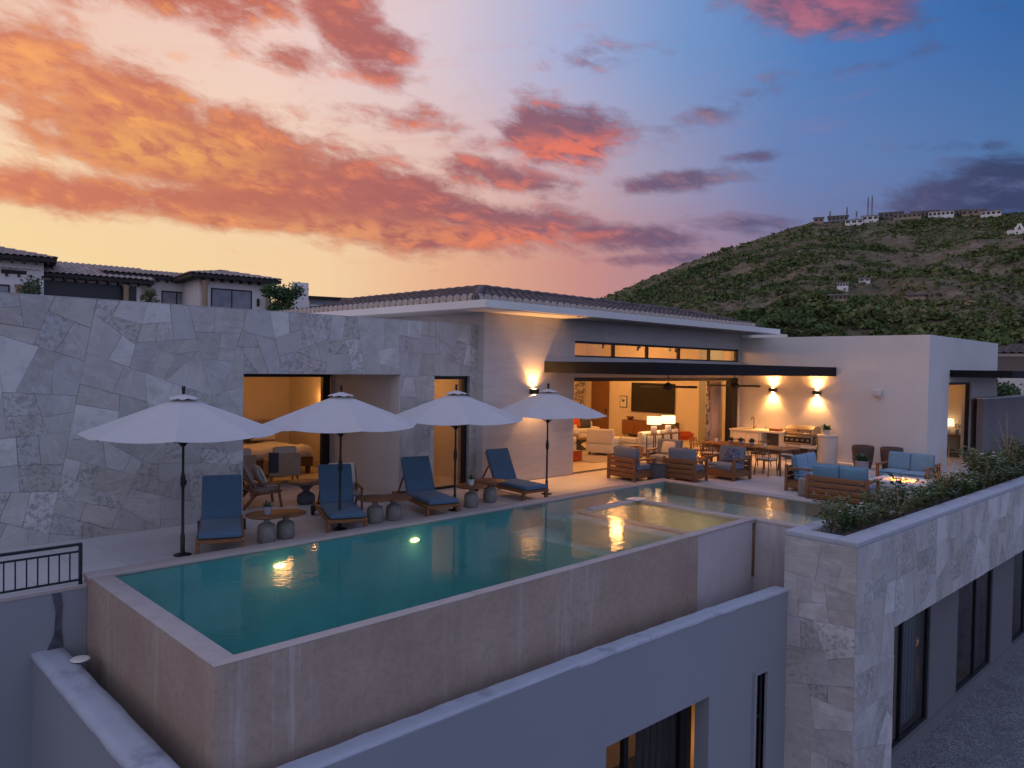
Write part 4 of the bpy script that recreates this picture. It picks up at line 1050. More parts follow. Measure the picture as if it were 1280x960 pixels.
for sx in(-1,1):
    for sy in(-1,1): l=MB(); l.box(sx*.26-.025,sx*.26+.025,sy*.26-.025,sy*.26+.025,0,.44); l.build('leg',M['teak'],t)
for k,(x,y) in enumerate([(18.82,11.35),(19.0,11.52)]):
    c=thing('candle_glass',('small lit candle glass at the pool side corner of the low teak table','small lit candle glass at the house side corner of the low teak table')[k],'candle',(x,y,.482))
    b=MB(); b.lathe([(.03,0),(.035,.06),(.03,.06),(.027,.01)],12); b.build('glass',M['glass'],c); b=MB(); b.lathe([(.006,.02),(.01,.03),(.004,.05),(0,.055)],8); b.build('flame',M['flame'],c)
SG='blue patio sofas around the fire pit'
deep_seat('patio_sofa','blue patio sofa with its slatted teak back to the pool','sofa',(17.28,6.72,0),H+R(4),1.36,M['blue2'],None,SG)
deep_seat('patio_sofa','blue patio sofa facing the planter, back cushion toward the dining table','sofa',(18.75,8.05,0),R(4),1.5,M['blue2'],None,SG)
deep_seat('patio_sofa','blue patio loveseat against the tall white wall corner behind the fire pit','sofa',(21.15,6.55,0),-H+R(-3),1.3,M['blue2'],None,SG)
t=thing('stone_stool','small round grey stone stool between two blue patio sofas','stool',(17.60,7.72,0)); b=MB(); b.lathe([(.0,0),(.15,0),(.17,.03),(.16,.40),(.14,.43),(0,.435)],20); b.build('body',M['concrete'],t)
t=thing('lantern','small white cube lantern on the floor beside the blue loveseat','lantern',(19.75,7.35,0)); b=MB(); b.rbox(-.1,.1,-.1,.1,0,.34,.01,2); b.build('body',M['ceramic'],t); b=MB(); b.lathe([(.05,.34),(.05,.36),(.02,.37)],12); b.build('lid',M['ltconc'],t)
# fire pit
t=thing('fire_pit','pale square stone fire pit with low flames and lava rock','fire pit',(19.35,6.10,0),R(2))
b=MB(); W=.62; b.rbox(-W,W,-W,-W+.28,.30,.42,.015,2); b.rbox(-W,W,W-.28,W,.30,.42,.015,2); b.rbox(-W,-W+.28,-W+.28,W-.28,.30,.42,.015,2); b.rbox(W-.28,W,-W+.28,W-.28,.30,.42,.015,2); b.rbox(-W+.06,W-.06,-W+.06,W-.06,0,.30,.01,2); b.build('surround',M['ltconc'],t)
b=MB()
for k in range(40):
    x,y=rnd.uniform(-.3,.3),rnd.uniform(-.3,.3); s=rnd.uniform(.03,.06); b.add([(x+s*rnd.uniform(.6,1.2)*q[0],y+s*rnd.uniform(.6,1.2)*q[1],.37+s*.7*q[2]+rnd.uniform(0,.03)) for q in [(1,0,0),(-1,0,0),(0,1,0),(0,-1,0),(0,0,1),(0,0,-1)]],[(0,2,4),(2,1,4),(1,3,4),(3,0,4),(2,0,5),(1,2,5),(3,1,5),(0,3,5)])
b.build('lava_rock',M['darkf'],t)
b=MB()
for k in range(18):
    x,y=rnd.uniform(-.22,.22),rnd.uniform(-.26,.26); h=rnd.uniform(.02,.07); r=rnd.uniform(.02,.045); lx,ly=rnd.uniform(-.04,.04),rnd.uniform(-.04,.04)
    b.lathe([(r*.6,0),(r,h*.25),(r*.55,h*.6),(0,h)],7,Matrix.Translation((x,y,.39))@Matrix(((1,0,lx/h,0),(0,1,ly/h,0),(0,0,1,0),(0,0,0,1))))
b.build('flames',M['flame'],t)
b=MB(); b.lathe([(0,.392),(.27,.392)],18,cap=False); b.build('embers',M['ember'],t)
lamp('fire_lamp','POINT',(19.35,6.1,.62),14,(1,.36,.08),.15)
# brown woven pots by the tall wall
def wpot(lb,loc):
    t=thing('woven_planter',lb,'planter pot',loc); b=MB(); b.lathe([(0,0),(.24,0),(.30,.3),(.33,.62),(.31,.70),(.27,.70),(.27,.55),(0,.55)],22); b.build('pot',M['brownpot'],t); return t
wpot('brown woven tub behind a dark leafy potted plant by the tall wall',(24.3,8.85,0)); wpot('brown woven tub nearest the blue loveseat by the tall wall',(24.45,8.05,0))
succulent('potted_plant','dark leafy plant in a grey pot in front of a brown woven tub',(22.6,8.25,0),.2,.42,60,.36)

# ------------------------------------------------------------------ dining table and chairs
t=thing('dining_table','long dark teak dining table in front of the outdoor kitchen','table',(20.85,10.95,0),R(-2))
b=MB()
for k in range(7): b.rbox(-.52+k*.149,-.375+k*.149,-1.4,1.4,.71,.75,.005,2)
b.build('tabletop',M['teak'],t)
b=MB(); b.box(-.42,.42,-1.2,-1.14,.63,.708); b.box(-.42,.42,1.14,1.2,.63,.708); b.box(-.45,-.41,-1.2,1.2,.63,.708); b.box(.41,.45,-1.2,1.2,.63,.708); b.build('apron',M['darkwood'],t)
for sx in(-1,1):
    for sy in(-1,1): l=MB(); l.bar((sx*.44,sy*1.26,.708),(sx*.46,sy*1.3,0),.05,.05); l.build('leg',M['darkwood'],t)
def dchair():
    t=thing('dining_chair','','',group='slim wooden dining chairs around the long table')   # faces -y
    b=MB(); b.rbox(-.22,.22,-.22,.2,.43,.455,.01,2); b.build('seat',M['teak'],t)
    b=MB(); b.rbox(-.21,.21,-.21,.18,.456,.50,.02,2); b.build('cushion',M['cream'],t)
    for sx in(-1,1):
        l=MB(); l.tube([(sx*.2,-.2,.43),(sx*.23,-.22,0)],.016,8); l.build('leg',M['darkwood'],t)
        l=MB(); l.tube([(sx*.2,.2,.43),(sx*.22,.26,0)],.016,8); l.build('leg',M['darkwood'],t)
        l=MB(); l.tube([(sx*.22,-.2,.43),(sx*.25,-.15,.64),(sx*.24,.2,.66)],.013,8); l.build('arm',M['darkwood'],t)
    b=MB()
    for sx in(-1,1): b.tube([(sx*.2,.2,.43),(sx*.21,.26,.80)],.014,8)
    b.tube([(-.21,.255,.79),(-.1,.285,.80),(.1,.285,.80),(.21,.255,.79)],.016,8); b.tube([(-.21,.25,.70),(0,.275,.705),(.21,.25,.70)],.012,8)
    for k in range(5): b.tube([(-.14+k*.07,.215,.45),(-.14+k*.07,.27,.79)],.006,6)
    b.build('backrest',M['teak'],t); return t
dc=dchair(); spots=[]
for k,y in enumerate((10.0,10.9,11.8)):
    n=('nearest the fire pit','in the middle','nearest the living room')[k]
    spots.append((20.15,y,H,f'slim dining chair on the pool side of the long table, {n}')); spots.append((21.6,y,-H,f'slim dining chair on the kitchen side of the long table, {n}'))
spots+=[(20.8,9.25,PI,'slim dining chair at the fire pit end of the long table'),(20.95,12.65,0,'slim dining chair at the living room end of the long table')]
for i,(x,y,a,lb) in enumerate(spots):
    o=dc if i==0 else dup(dc)
    # chairs face the table: local -y points to the table
    o.location=(x,y,0); o.rotation_euler=(0,0,a+rnd.uniform(-.08,.08)); o['label']=lb; o['category']='chair'
for i,(y,lb) in enumerate([(11.55,'bushy little potted herb on the dining table, nearest the living room'),(11.2,'middle one of the three little potted herbs on the dining table'),(10.85,'bushy little potted herb on the dining table, nearest the grill')]):
    succulent('potted_herb',lb,(20.9,y,.752),.07,.10,46,.17,M['terra'])
t=thing('white_cup','small white candle cup on the dining table past the potted herbs','cup',(20.75,10.35,.752)); b=MB(); b.lathe([(.035,0),(.045,.09),(.04,.09),(.035,.02)],14); b.build('body',M['ceramic'],t)
t=thing('white_cup','small pale cup at the living room end of the dining table','cup',(20.85,12.0,.752)); b=MB(); b.lathe([(.04,0),(.06,.11),(.052,.11),(.04,.02)],14); b.build('body',M['ceramic'],t)

# ------------------------------------------------------------------ outdoor kitchen
k_=thing('kitchen_counter','pale outdoor kitchen counter with open niche along the white wall','counter')
kx=24.25
b=MB(); b.box(kx+.04,25.19,12.25,13.45,0,.86); b.box(kx+.04,25.19,11.45,11.62,0,.86); b.box(kx+.5,25.19,11.62,12.25,0,.86); b.box(kx+.04,25.19,11.62,12.25,0,.12)
b.box(kx+.04,25.19,10.35,11.45,.44,.55); b.box(kx+.75,25.19,10.35,11.45,0,.44); b.box(kx+.7,25.19,10.35,11.45,.55,.70)
b.build('cabinet',M['cabinet'],k_)
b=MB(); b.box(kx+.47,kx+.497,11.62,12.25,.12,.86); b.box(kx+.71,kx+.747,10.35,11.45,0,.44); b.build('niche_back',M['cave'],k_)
b=MB(); b.rbox(kx,25.195,11.45,13.48,.862,.925,.008,2); b.build('countertop',M['counter'],k_)
b=MB(); b.lathe([(.31,0),(.31,.86)],40,Matrix.Translation((24.62,10.10,0))); b.build('round_end',M['cabinet'],k_)
b=MB(); b.lathe([(0,.862),(.335,.862),(.335,.925),(0,.925)],40,Matrix.Translation((24.62,10.10,0))); b.build('round_top',M['counter'],k_)
b=MB(); b.box(kx+.02,kx+.036,12.36,12.84,.15,.80); b.box(kx+.02,kx+.036,12.86,13.34,.15,.80); b.build('door',M['counter'],k_)
b=MB(); b.rbox(24.5,24.9,12.75,13.2,.926,.934,.003,2); b.build('sink',M['steel'],k_)
t=thing('faucet','black gooseneck faucet on the outdoor kitchen counter','faucet',(24.98,12.9,.925)); b=MB(); b.tube([(0,0,0),(0,0,.30),(-.02,0,.37),(-.08,0,.42),(-.15,0,.41),(-.19,0,.36),(-.19,0,.30)],.014,8); b.build('spout',M['black'],t); b=MB(); b.lathe([(.03,0),(.028,.05)],12); b.build('base',M['black'],t); b=MB(); b.tube([(0,-.03,.06),(0,-.11,.09)],.009,6); b.build('handle',M['black'],t)
gr=thing('grill','stainless steel barbecue grill with closed hood and five knobs','grill',(24.72,10.98,.552))
b=MB(); b.rbox(-.40,.36,-.50,.50,.0,.30,.012,2); b.build('body',M['steel'],gr)
hp=[(-.36,.30),(-.36,.40),(-.30,.52),(-.16,.60),(.1,.62),(.30,.58),(.34,.48),(.34,.30)]
b=MB(); b.prism([(x,z) for x,z in hp],-.47,.47,Matrix.Rotation(PI/2,4,'X')); b.build('hood',M['steel'],gr,.012)
b=MB(); b.tube([(-.40,-.38,.38),(-.43,-.38,.38),(-.43,.38,.38),(-.40,.38,.38)],.014,8); b.build('handle',M['steel'],gr)
b=MB(); b.box(-.412,-.402,-.46,.46,.05,.25); b.build('control_panel',M['bronze'],gr)
for k in range(5): b=MB(); b.lathe([(.035,0),(.032,.04),(.02,.045)],14,Matrix.Translation((-.412,-.36+k*.18,.15))@Matrix.Rotation(-PI/2,4,'Y')); b.build('knob',M['steel'],gr)
b=MB(); b.lathe([(.035,0),(.035,.006)],14,Matrix.Translation((-.352,0,.46))@Matrix.Rotation(-PI/2-.5,4,'Y')); b.build('thermometer',M['bronze'],gr)
t=thing('serving_tray','wooden tray of rolled towels on the kitchen counter','tray',(24.55,11.85,.927)); b=MB(); b.rbox(-.14,.14,-.2,.2,0,.09,.01,2); b.build('box',M['teak'],t)
for i,(x,y,h,lb) in enumerate([(24.6,12.25,.2,'clear glass carafe left of the wooden tray on the counter'),(24.75,11.6,.26,'taller clear bottle right of the wooden tray on the counter')]):
    t=thing('glass_bottle',lb,'bottle',(x,y,.927)); b=MB(); b.lathe([(0,0),(.05,0),(.052,h*.6),(.02,h*.78),(.02,h)],14); b.build('glass',M['glass'],t)
succulent('potted_plant','pale pot of grey leaves on the round end of the outdoor kitchen',(24.72,10.2,.926),.10,.16,60,.26,M['ltconc'])

# ------------------------------------------------------------------ ceiling fans under the canopy
def fan(lb,loc,a0):
    t=thing('ceiling_fan',lb,'ceiling fan',loc,a0,'black ceiling fans under the canopy')
    b=MB(); b.lathe([(.06,.34),(.07,.365)],14); b.lathe([(.014,.06),(.014,.35)],10); b.build('rod',M['black'],t)
    b=MB(); b.lathe([(0,-.10),(.10,-.09),(.15,-.02),(.14,.06),(.06,.11),(.03,.12)],18); b.build('motor',M['black'],t)
    for k in range(4):
        b=MB(); m_=Matrix.Rotation(k*PI/2,4,'Z')@Matrix.Rotation(R(15),4,'X'); b.prism([(.1,-.04),(.2,-.08),(.76,-.10),(.82,-.06),(.82,.06),(.76,.10),(.2,.08),(.1,.04)],.0,.014,m_); b.build('blade',M['black'],t)
    return t
fan('black ceiling fan in front of the large television',(18.09,12.0,2.50),.5); fan('black ceiling fan in front of the dark door frame near the kitchen',(21.88,12.0,2.50),.75)

# ------------------------------------------------------------------ living room
t=thing('television','large black television on the living room wall','television',(26.97,18.65,1.75),-H); b=MB(); b.rbox(-1.13,1.13,-.03,.0,-.64,.64,.01,2); b.build('body',M['black'],t); b=MB(); b.box(-1.11,1.11,-.034,-.031,-.62,.62); b.build('screen',M['screen'],t)
t=thing('picture','small framed botanical print beside the television','picture',(26.985,20.22,1.52),-H); b=MB(); b.rbox(-.2,.2,-.025,0,-.26,.26,.005,2); b.build('frame',M['black'],t); b=MB(); b.box(-.17,.17,-.029,-.026,-.23,.23); b.build('mount',M['picture_card'],t)
b=MB(); b.box(-.004,.004,-.032,-.03,-.12,.05)
for k in range(7): b.lathe([(0,0),(.03,0)],8,Matrix.Translation((rnd.uniform(-.07,.07),-.0305,rnd.uniform(0,.13)))@Matrix.Rotation(PI/2,4,'X'),cap=False)
b.build('print',M['darkf'],t)
cz=thing('credenza','low dark wooden credenza below the television','credenza',(26.7,18.6,.014)); b=MB(); b.rbox(-.25,.28,-1.3,1.3,.12,.74,.01,2); b.build('body',M['darkwood'],cz)
for k in range(4): b=MB(); b.box(-.262,-.252,-1.27+k*.64,-.66+k*.64,.16,.70); b.build('door',M['teak'],cz)
for sx in(-1,1):
    for sy in(-1,1): b=MB(); b.box(sx*.2-.02,sx*.2+.02,sy*1.2-.02,sy*1.2+.02,0,.12); b.build('leg',M['darkwood'],cz)
t=thing('bowl','dark red bowl on the credenza under the framed print','bowl',(26.65,19.6,.757)); b=MB(); b.lathe([(.05,0),(.08,.02),(.19,.13),(.18,.14),(.07,.04),(0,.035)],20); b.build('body',mat('dark_red_glaze',(.16,.035,.02),.3),t)
def lsofa(name,lb,loc,rz,w,d=.9,hb=.84,fab='white_f',pil=()):
    t=thing(name,lb,'sofa' if w>1.3 else 'armchair',loc,rz); h=w/2     # faces -y
    b=MB(); b.rbox(-h,h,-d/2,d/2,.10,.40,.03,3); b.build('base',M[fab],t)
    b=MB(); b.rbox(-h,h,d/2-.2,d/2,.40,hb,.06,3); b.build('backrest',M[fab],t)
    for s in(-1,1): b=MB(); b.rbox(s*h-.2 if s>0 else -h,h if s>0 else -h+.2,-d/2,d/2-.2,.40,.62,.05,3); b.build('arm',M[fab],t)
    n=2 if w>1.5 else 1
    for i in range(n):
        xa=-h+.205+(2*h-.41)*i/n; b=MB(); b.rbox(xa,xa+(2*h-.41)/n-.01,-d/2-.02,d/2-.2,.402,.54,.04,3); b.build('seat_cushion',M[fab],t)
    for sx in(-1,1):
        for sy in(-1,1): b=MB(); b.box(sx*(h-.1)-.03,sx*(h-.1)+.03,sy*(d/2-.1)-.03,sy*(d/2-.1)+.03,0,.10); b.build('leg',M['darkwood'],t)
    for i,(x,m_,rr) in enumerate(pil): b=MB(); b.rbox(-.24,.24,0,.44,0,.1,.045,3,Matrix.Translation((x,d/2-.3,.56))@Matrix.Rotation(rr,4,'Z')@Matrix.Rotation(R(70),4,'X'),puff=.05); b.build('pillow',M[m_],t)
    return t
FZ=.014
lsofa('living_sofa','long white sofa whose back stands against the lamp console','' or (21.95,15.25,FZ),PI,2.3)
lsofa('white_armchair','white armchair with high back left of the lamp console',(20.25,16.0,FZ),-H+R(20)+PI,.95,.9,.92)
lsofa('white_armchair','white armchair half hidden at the left edge of the big opening',(18.85,16.75,FZ),R(120),.95,.9,.92)
lsofa('far_sofa','white sofa with mustard and charcoal pillows deep in the living room',(22.6,19.6,FZ),R(-25),2.3,.9,.8,'white_f',((-.8,'darkf',.2),(-.4,'mustard',-.1),(.3,'orange',.1),(.75,'darkf',-.2)))
t=thing('coffee_table','dark carved coffee table between the white armchairs','table',(20.6,17.6,FZ)); b=MB(); b.lathe([(0,.40),(.55,.40),(.56,.44),(0,.45)],28); b.build('top',M['darkwood'],t); b=MB(); b.lathe([(.36,0),(.40,.05),(.22,.2),(.40,.36),(.42,.40)],24); b.build('base',M['dkconc'],t)
t=thing('vase','large pale ceramic vase on the dark coffee table','vase',(20.6,17.6,FZ+.452)); b=MB(); b.lathe([(.08,0),(.17,.10),(.19,.2),(.12,.32),(.05,.40),(.06,.46),(.04,.46)],20); b.build('body',M['ceramic'],t)
cs=thing('console_table','slim dark console table carrying two lit lamps','console table',(21.55,14.45,FZ)); b=MB(); b.rbox(-.80,.80,-.17,.17,.76,.80,.008,2); b.build('top',M['darkwood'],cs)
for x in(-.75,-.25,.25,.75):
    for y in(-.14,.14): b=MB(); b.box(x-.012,x+.012,y-.012,y+.012,0,.76); b.build('leg',M['black'],cs)
for x,lb in((21.0,'lit white drum lamp at the left end of the console'),(21.85,'lit white drum lamp at the right end of the console')):
    t=thing('table_lamp',lb,'lamp',(x,14.45,FZ+.802),0,'pair of white drum lamps'); b=MB(); b.rbox(-.09,.09,-.07,.07,0,.26,.02,2); b.build('base',M['ceramic'],t); b=MB(); b.lathe([(.012,.26),(.012,.36)],8); b.build('stem',M['black'],t)
    b=MB(); b.lathe([(.24,.32),(.235,.58)],28,cap=False); o=b.build('lamp_shade',M['shade'],t); md=o.modifiers.new('s','SOLIDIFY'); md.thickness=.004
    lamp('table_lamp_light','POINT',(x,14.25,FZ+1.5),3,(1,.60,.26),.1); lamp('table_lamp_light2','POINT',(x,14.75,FZ+1.0),5,(1,.60,.26),.08)
def topi(lb,loc):
    t=thing('topiary',lb,'potted plant',loc); b=MB(); b.lathe([(.05,0),(.065,.1),(.05,.1)],14); b.build('pot',M['ceramic'],t); b=MB()
    for k in range(150):
        a=rnd.uniform(0,2*PI); e=rnd.uniform(-1.3,1.5); r=.085*rnd.uniform(.8,1.1); p=Vector((r*math.cos(a)*math.cos(e),r*math.sin(a)*math.cos(e),.19+r*math.sin(e))); s=.02
        b.add([tuple(p+Vector((rnd.uniform(-s,s),rnd.uniform(-s,s),rnd.uniform(-s,s)))) for _ in range(3)],[(0,1,2)])
    b.build('leaves',M['leaf_dark'],t)
topi('small round topiary at the right end of the lamp console',(22.15,14.40,FZ+.802)); topi('small round topiary between the two console lamps',(21.45,14.45,FZ+.802))
t=thing('orange_armchair','rust orange upholstered chair right of the console','armchair',(24.0,15.1,FZ),R(40)); b=MB(); b.rbox(-.32,.32,-.3,.3,.38,.48,.04,3); b.build('seat',M['orange'],t); b=MB(); b.rbox(-.33,.33,.22,.31,.44,.86,.05,3,Matrix.Rotation(R(-6),4,'X')); b.build('backrest',M['orange'],t)
for s in(-1,1):
    b=MB(); b.rbox(s*.31-.04,s*.31+.04,-.24,.26,.48,.66,.03,3); b.build('arm',M['orange'],t)
    for y in(-.24,.24): b=MB(); b.tube([(s*.26,y,.38),(s*.29,y*1.1,0)],.016,8); b.build('leg',M['darkwood'],t)
t=thing('basket','square woven basket on the floor left of the console','basket',(20.45,14.75,FZ)); b=MB(); b.lathe([(.0,0),(.20,0),(.25,.38),(.235,.38),(.19,.03)],4,Matrix.Rotation(PI/4,4,'Z'),smooth=False); b.build('body',M['basketm'],t)
t=thing('log_box','low orange wooden box at the left edge of the big opening','box',(18.15,15.55,FZ)); b=MB(); b.rbox(-.2,.2,-.2,.2,0,.30,.015,2); b.build('body',M['orange'],t); b=MB(); b.rbox(-.21,.21,-.21,.21,.302,.33,.01,2); b.build('lid',M['teak'],t)
b=MB(); b.rbox(18.2,24.6,14.75,19.9,FZ+.002,FZ+.018,.005,2); tag(b.build('rug',M['rug']),'large taupe rug under the living room seats','rug')
def curtain(lb,p0,p1,h,m_,n=9):
    t=thing('curtain',lb,'curtain',p0); d=Vector((p1[0]-p0[0],p1[1]-p0[1],0)); L=d.length; d.normalize(); q=Vector((-d.y,d.x,0)); vs=[];fs=[]
    for i in range(n*8+1):
        s=L*i/(n*8); w=.05*math.sin(i/8*2*PI); p=d*s+q*w; vs+= [(p.x,p.y,.02),(p.x,p.y,h)]
    for i in range(n*8): fs.append((2*i,2*i+2,2*i+3,2*i+1))
    b=MB(); b.add(vs,fs,None,True); o=b.build('drape',m_,t); md=o.modifiers.new('s','SOLIDIFY'); md.thickness=.006
    b=MB(); b.tube([(0,0,h+.02),tuple(d*L+Vector((0,0,h+.02)))],.015,8); b.build('curtain_rod',M['black'],t)
curtain('pale pleated curtain drawn beside the dark door frame near the kitchen',(24.15,14.15,0),(24.75,14.15,0),2.64,M['curtain'],6)
curtain('patterned curtain edge hanging left of the pale curtain at the sliding door',(23.95,14.22,0),(24.14,14.22,0),2.64,M['curt_pat'],2)
curtain('patterned curtain deep in the living room left of the wooden door',(26.9,22.46,0),(26.25,22.46,0),2.6,M['curt_pat'],6)
def pend():
    t=thing('pendant_lamp','','',group='small pendant lamps inside the clerestory'); b=MB(); b.lathe([(.006,.12),(.006,.5)],6); b.build('cord',M['black'],t); b=MB(); b.lathe([(.03,0),(.045,.02),(.04,.13),(.01,.14)],12); b.build('shade',M['black'],t); return t
pe=pend()
for i,(x,y,z) in enumerate([(17.0,15.0,3.70),(19.6,15.6,3.66),(21.4,15.4,3.72),(22.0,15.9,3.66),(23.9,15.8,3.68),(24.6,16.0,3.66)]):
    o=pe if i==0 else dup(pe); o.location=(x,y,z); o['label']='small black pendant lamp hanging behind the clerestory glass'; o['category']='pendant lamp'
# side room table, lamp and flowers
t=thing('side_console','wooden console with flowers seen through the side doorway','console table',(30.26,7.95,.012),0); b=MB(); b.rbox(-.2,.2,-.34,.5,.74,.80,.008,2); b.build('top',M['darkwood'],t); b=MB(); b.box(-.18,.18,-.32,.47,.2,.24); b.build('shelf',M['darkwood'],t)
for sx in(-1,1):
    for sy in(-1,1): l=MB(); l.box(sx*.17-.025,sx*.17+.025,sy*.38+.05-.025,sy*.38+.05+.025,0,.74); l.build('leg',M['teak'],t)
t=thing('flower_vase','dark red flowers in a vase on the side room console','flowers',(30.16,7.74,.815)); b=MB(); b.lathe([(.05,0),(.07,.08),(.04,.18),(.045,.2)],14); b.build('vase',M['terra'],t)
b=MB()
for k in range(50):
    p=Vector((rnd.gauss(0,.09),rnd.gauss(0,.09),.33+rnd.gauss(0,.07))); s=.035; b.add([tuple(p+Vector((rnd.uniform(-s,s),rnd.uniform(-s,s),rnd.uniform(-s,s)))) for _ in range(4)],[(0,1,2),(1,2,3)])
b.build('flowers',mat('dark_red_petal',(.22,.03,.02),.7),t)
t=thing('table_lamp','lit cream lamp glowing in the side room','lamp',(30.26,8.06,.815)); b=MB(); b.lathe([(.07,0),(.09,.1),(.03,.3)],14); b.build('base',M['ceramic'],t); b=MB(); b.lathe([(.2,.3),(.16,.56)],24,cap=False); o=b.build('lamp_shade',M['shade'],t); md=o.modifiers.new('s','SOLIDIFY'); md.thickness=.004
# ------------------------------------------------------------------ planter bed plants (each plant a thing: stems, leaves, flowers)
def leafm(name,a,c):
    m,g,b=newmat(name); o=g.obj(); n=g.noise(o,5,4,.7)
    g.put(b.inputs['Base Color'],g.ramp(n,[(.35,a),(.65,c)])); b.inputs['Roughness'].default_value=.6; b.inputs['Specular IOR Level'].default_value=.3
    return m
LM=[leafm('leaf_green',(.065,.115,.042),(.14,.21,.075)),leafm('leaf_olive',(.085,.11,.045),(.18,.20,.08)),leafm('leaf_deep',(.045,.09,.04),(.09,.155,.065))]
M['stem']=mat('plant_stem',(.14,.11,.06),.8,0,.3,20)
M['straw']=mat('dry_straw',(.34,.25,.13),.8,0,.3,20)
M['petal_w']=mat('white_petal',(.75,.70,.72),.6); M['petal_p']=mat('pink_petal',(.62,.38,.50),.6)
def leaf(mb,p,d,l,w,roll):
    d=d.normalized(); u=d.cross(Vector((0,0,1)));
    if u.length<.05: u=Vector((1,0,0))
    u.normalize(); n=u.cross(d); s=(u*math.cos(roll)+n*math.sin(roll))*w
    q=p+d*l; m_=p+d*l*.5-Vector((0,0,l*.08))
    mb.add([tuple(p),tuple(m_+s),tuple(q),tuple(m_-s)],[(0,1,2,3)])
def shrub(seed,h,spread,nst,nl,lm,ll=.07,flower=None,straw=0):
    r=random.Random(seed); t=thing('planter_shrub','','')
    st=MB();lf=MB();fl=MB();sw_=MB()
    for k in range(nst):
        a=r.uniform(0,2*PI); out=r.uniform(.15,1)*spread; hh=h*r.uniform(.55,1.1)
        pts=[Vector((0,0,0))]; 
        for j in range(1,5):
            f=j/4; pts.append(Vector((math.cos(a)*out*f**1.3+r.uniform(-.02,.02),math.sin(a)*out*f**1.3+r.uniform(-.02,.02),hh*f*(1-.15*f))))
        st.tube([tuple(p) for p in pts],.006,5,r2=.002)
        for i in range(nl):
            f=r.uniform(.15,1)*4; j=min(3,int(f)); p=pts[j].lerp(pts[j+1],f-j)
            aa=r.uniform(0,2*PI); d=Vector((math.cos(aa),math.sin(aa),r.uniform(-.2,.8)))
            l=ll*r.uniform(.6,1.3); p=p+d*r.uniform(0,.05); leaf(lf,p,d,l,l*.28,r.uniform(-.9,.9))
        if flower and r.random()<.45:
            p=pts[-1]
            for q in range(5): aa=q*2*PI/5; leaf(fl,p,Vector((math.cos(aa),math.sin(aa),.4)),.045,.018,0)
    for k in range(straw):
        a=r.uniform(0,2*PI); o=r.uniform(.0,.35); hh=h*r.uniform(1.3,2.3)
        sw_.tube([(0,0,0),(math.cos(a)*o*.4,math.sin(a)*o*.4,hh*.6),(math.cos(a)*o,math.sin(a)*o,hh)],.006,5,r2=.002)
    st.build('stem',M['stem'],t); lf.build('foliage',LM[lm],t)
    if fl.v: fl.build('flowers',flower,t)
    if sw_.v: sw_.build('dry_stalk',M['straw'],t)
    return t
KINDS=[(shrub(1,.40,.40,13,26,0,.085,M['petal_w']),'low spreading green shrub with small white flowers'),(shrub(2,.62,.30,11,24,1,.08),'bushy olive green shrub'),
       (shrub(3,.58,.34,11,26,2,.09,M['petal_p']),'upright green shrub with pink blossoms'),(shrub(4,.45,.30,9,18,1,.075,None,7),'thin olive plant with tall dry stalks')]
used=set(); r=random.Random(11)
pos_=[]
x=.62
while x<22:
    for yy in (.52,.82) if x>1.2 else (.70,):
        pos_.append((x+r.uniform(-.12,.12),yy+r.uniform(-.08,.08)))
    x+=.40+.03*x*.3
tall=lambda x: 1.0+min(.9,max(0,(x-4)*.06))
for i,(x,y) in enumerate(pos_):
    k=[0,1,0,2,3,1,2,0,1,3][(i*7+int(x*3))%10]; root,lb=KINDS[k]
    if k not in used: o=root; used.add(k)
    else: o=dup(root)
    p=MT@Vector((x,y,.058)); o.location=p; o.rotation_euler=(0,0,r.uniform(0,2*PI)); s=r.uniform(.55,1.35)*tall(x); 
    if y<.6: s*=.62
    o.scale=(s,s,s*r.uniform(.85,1.15)); o['label']=lb+' in the long stone planter'; o['category']='shrub'; o['group']=lb.replace('shrub','shrubs').replace('plant ','plants ')+' in the stone planter'

# ------------------------------------------------------------------ hill: real terrain seen beyond the villa
def ridge_el(a):   # elevation (deg) of the crest by compass angle from +x (deg)
    pts=[(-40,8),(0,9.6),(11,10.15),(14.6,10.3),(19.3,10.55),(23.9,10.5),(27.2,9.6),(30,8.7),(32.9,7.75),(35.8,6.55),(39.4,4.9),(43,3.0),(47,1.2),(52,0.2),(60,-.2),(130,-.2)]
    for (a0,e0),(a1,e1) in zip(pts,pts[1:]):
        if a0<=a<=a1: return e0+(e1-e0)*(a-a0)/(a1-a0)
    return 0
RC_=620.0
def hz(x,y):
    rr=math.hypot(x,y); a=math.degrees(math.atan2(y,x)); e=ridge_el(a)
    top=3+RC_*math.tan(R(e))
    f=min(1,max(0,(rr-70)/(RC_-70)))
    base=-4.6
    prof=f**1.62
    z=base+(top-base)*prof
    n=mnoise.fractal((x/95,y/95,.3),1.0,2.1,5)*17+mnoise.fractal((x/28,y/28,7.3),1.0,2.1,3)*3.2
    z+=n*math.sin(min(1,f)*PI)*min(1,max(0,(top-5)/40))
    if rr>RC_: z=top-(rr-RC_)*.06
    return z
vs=[];fs=[];NA,NR=150,90
As=[R(-25+88*i/NA) for i in range(NA+1)]; Rs=[70+ (RC_-70)*(j/(NR-8))**1.15 if j<=NR-8 else RC_+(j-(NR-8))*50 for j in range(NR+1)]
for a in As:
    for q in Rs:
        x,y=q*math.cos(a),q*math.sin(a); vs.append((x,y,hz(x,y)))
for i in range(NA):
    for j in range(NR): fs.append((i*(NR+1)+j,i*(NR+1)+j+1,(i+1)*(NR+1)+j+1,(i+1)*(NR+1)+j))
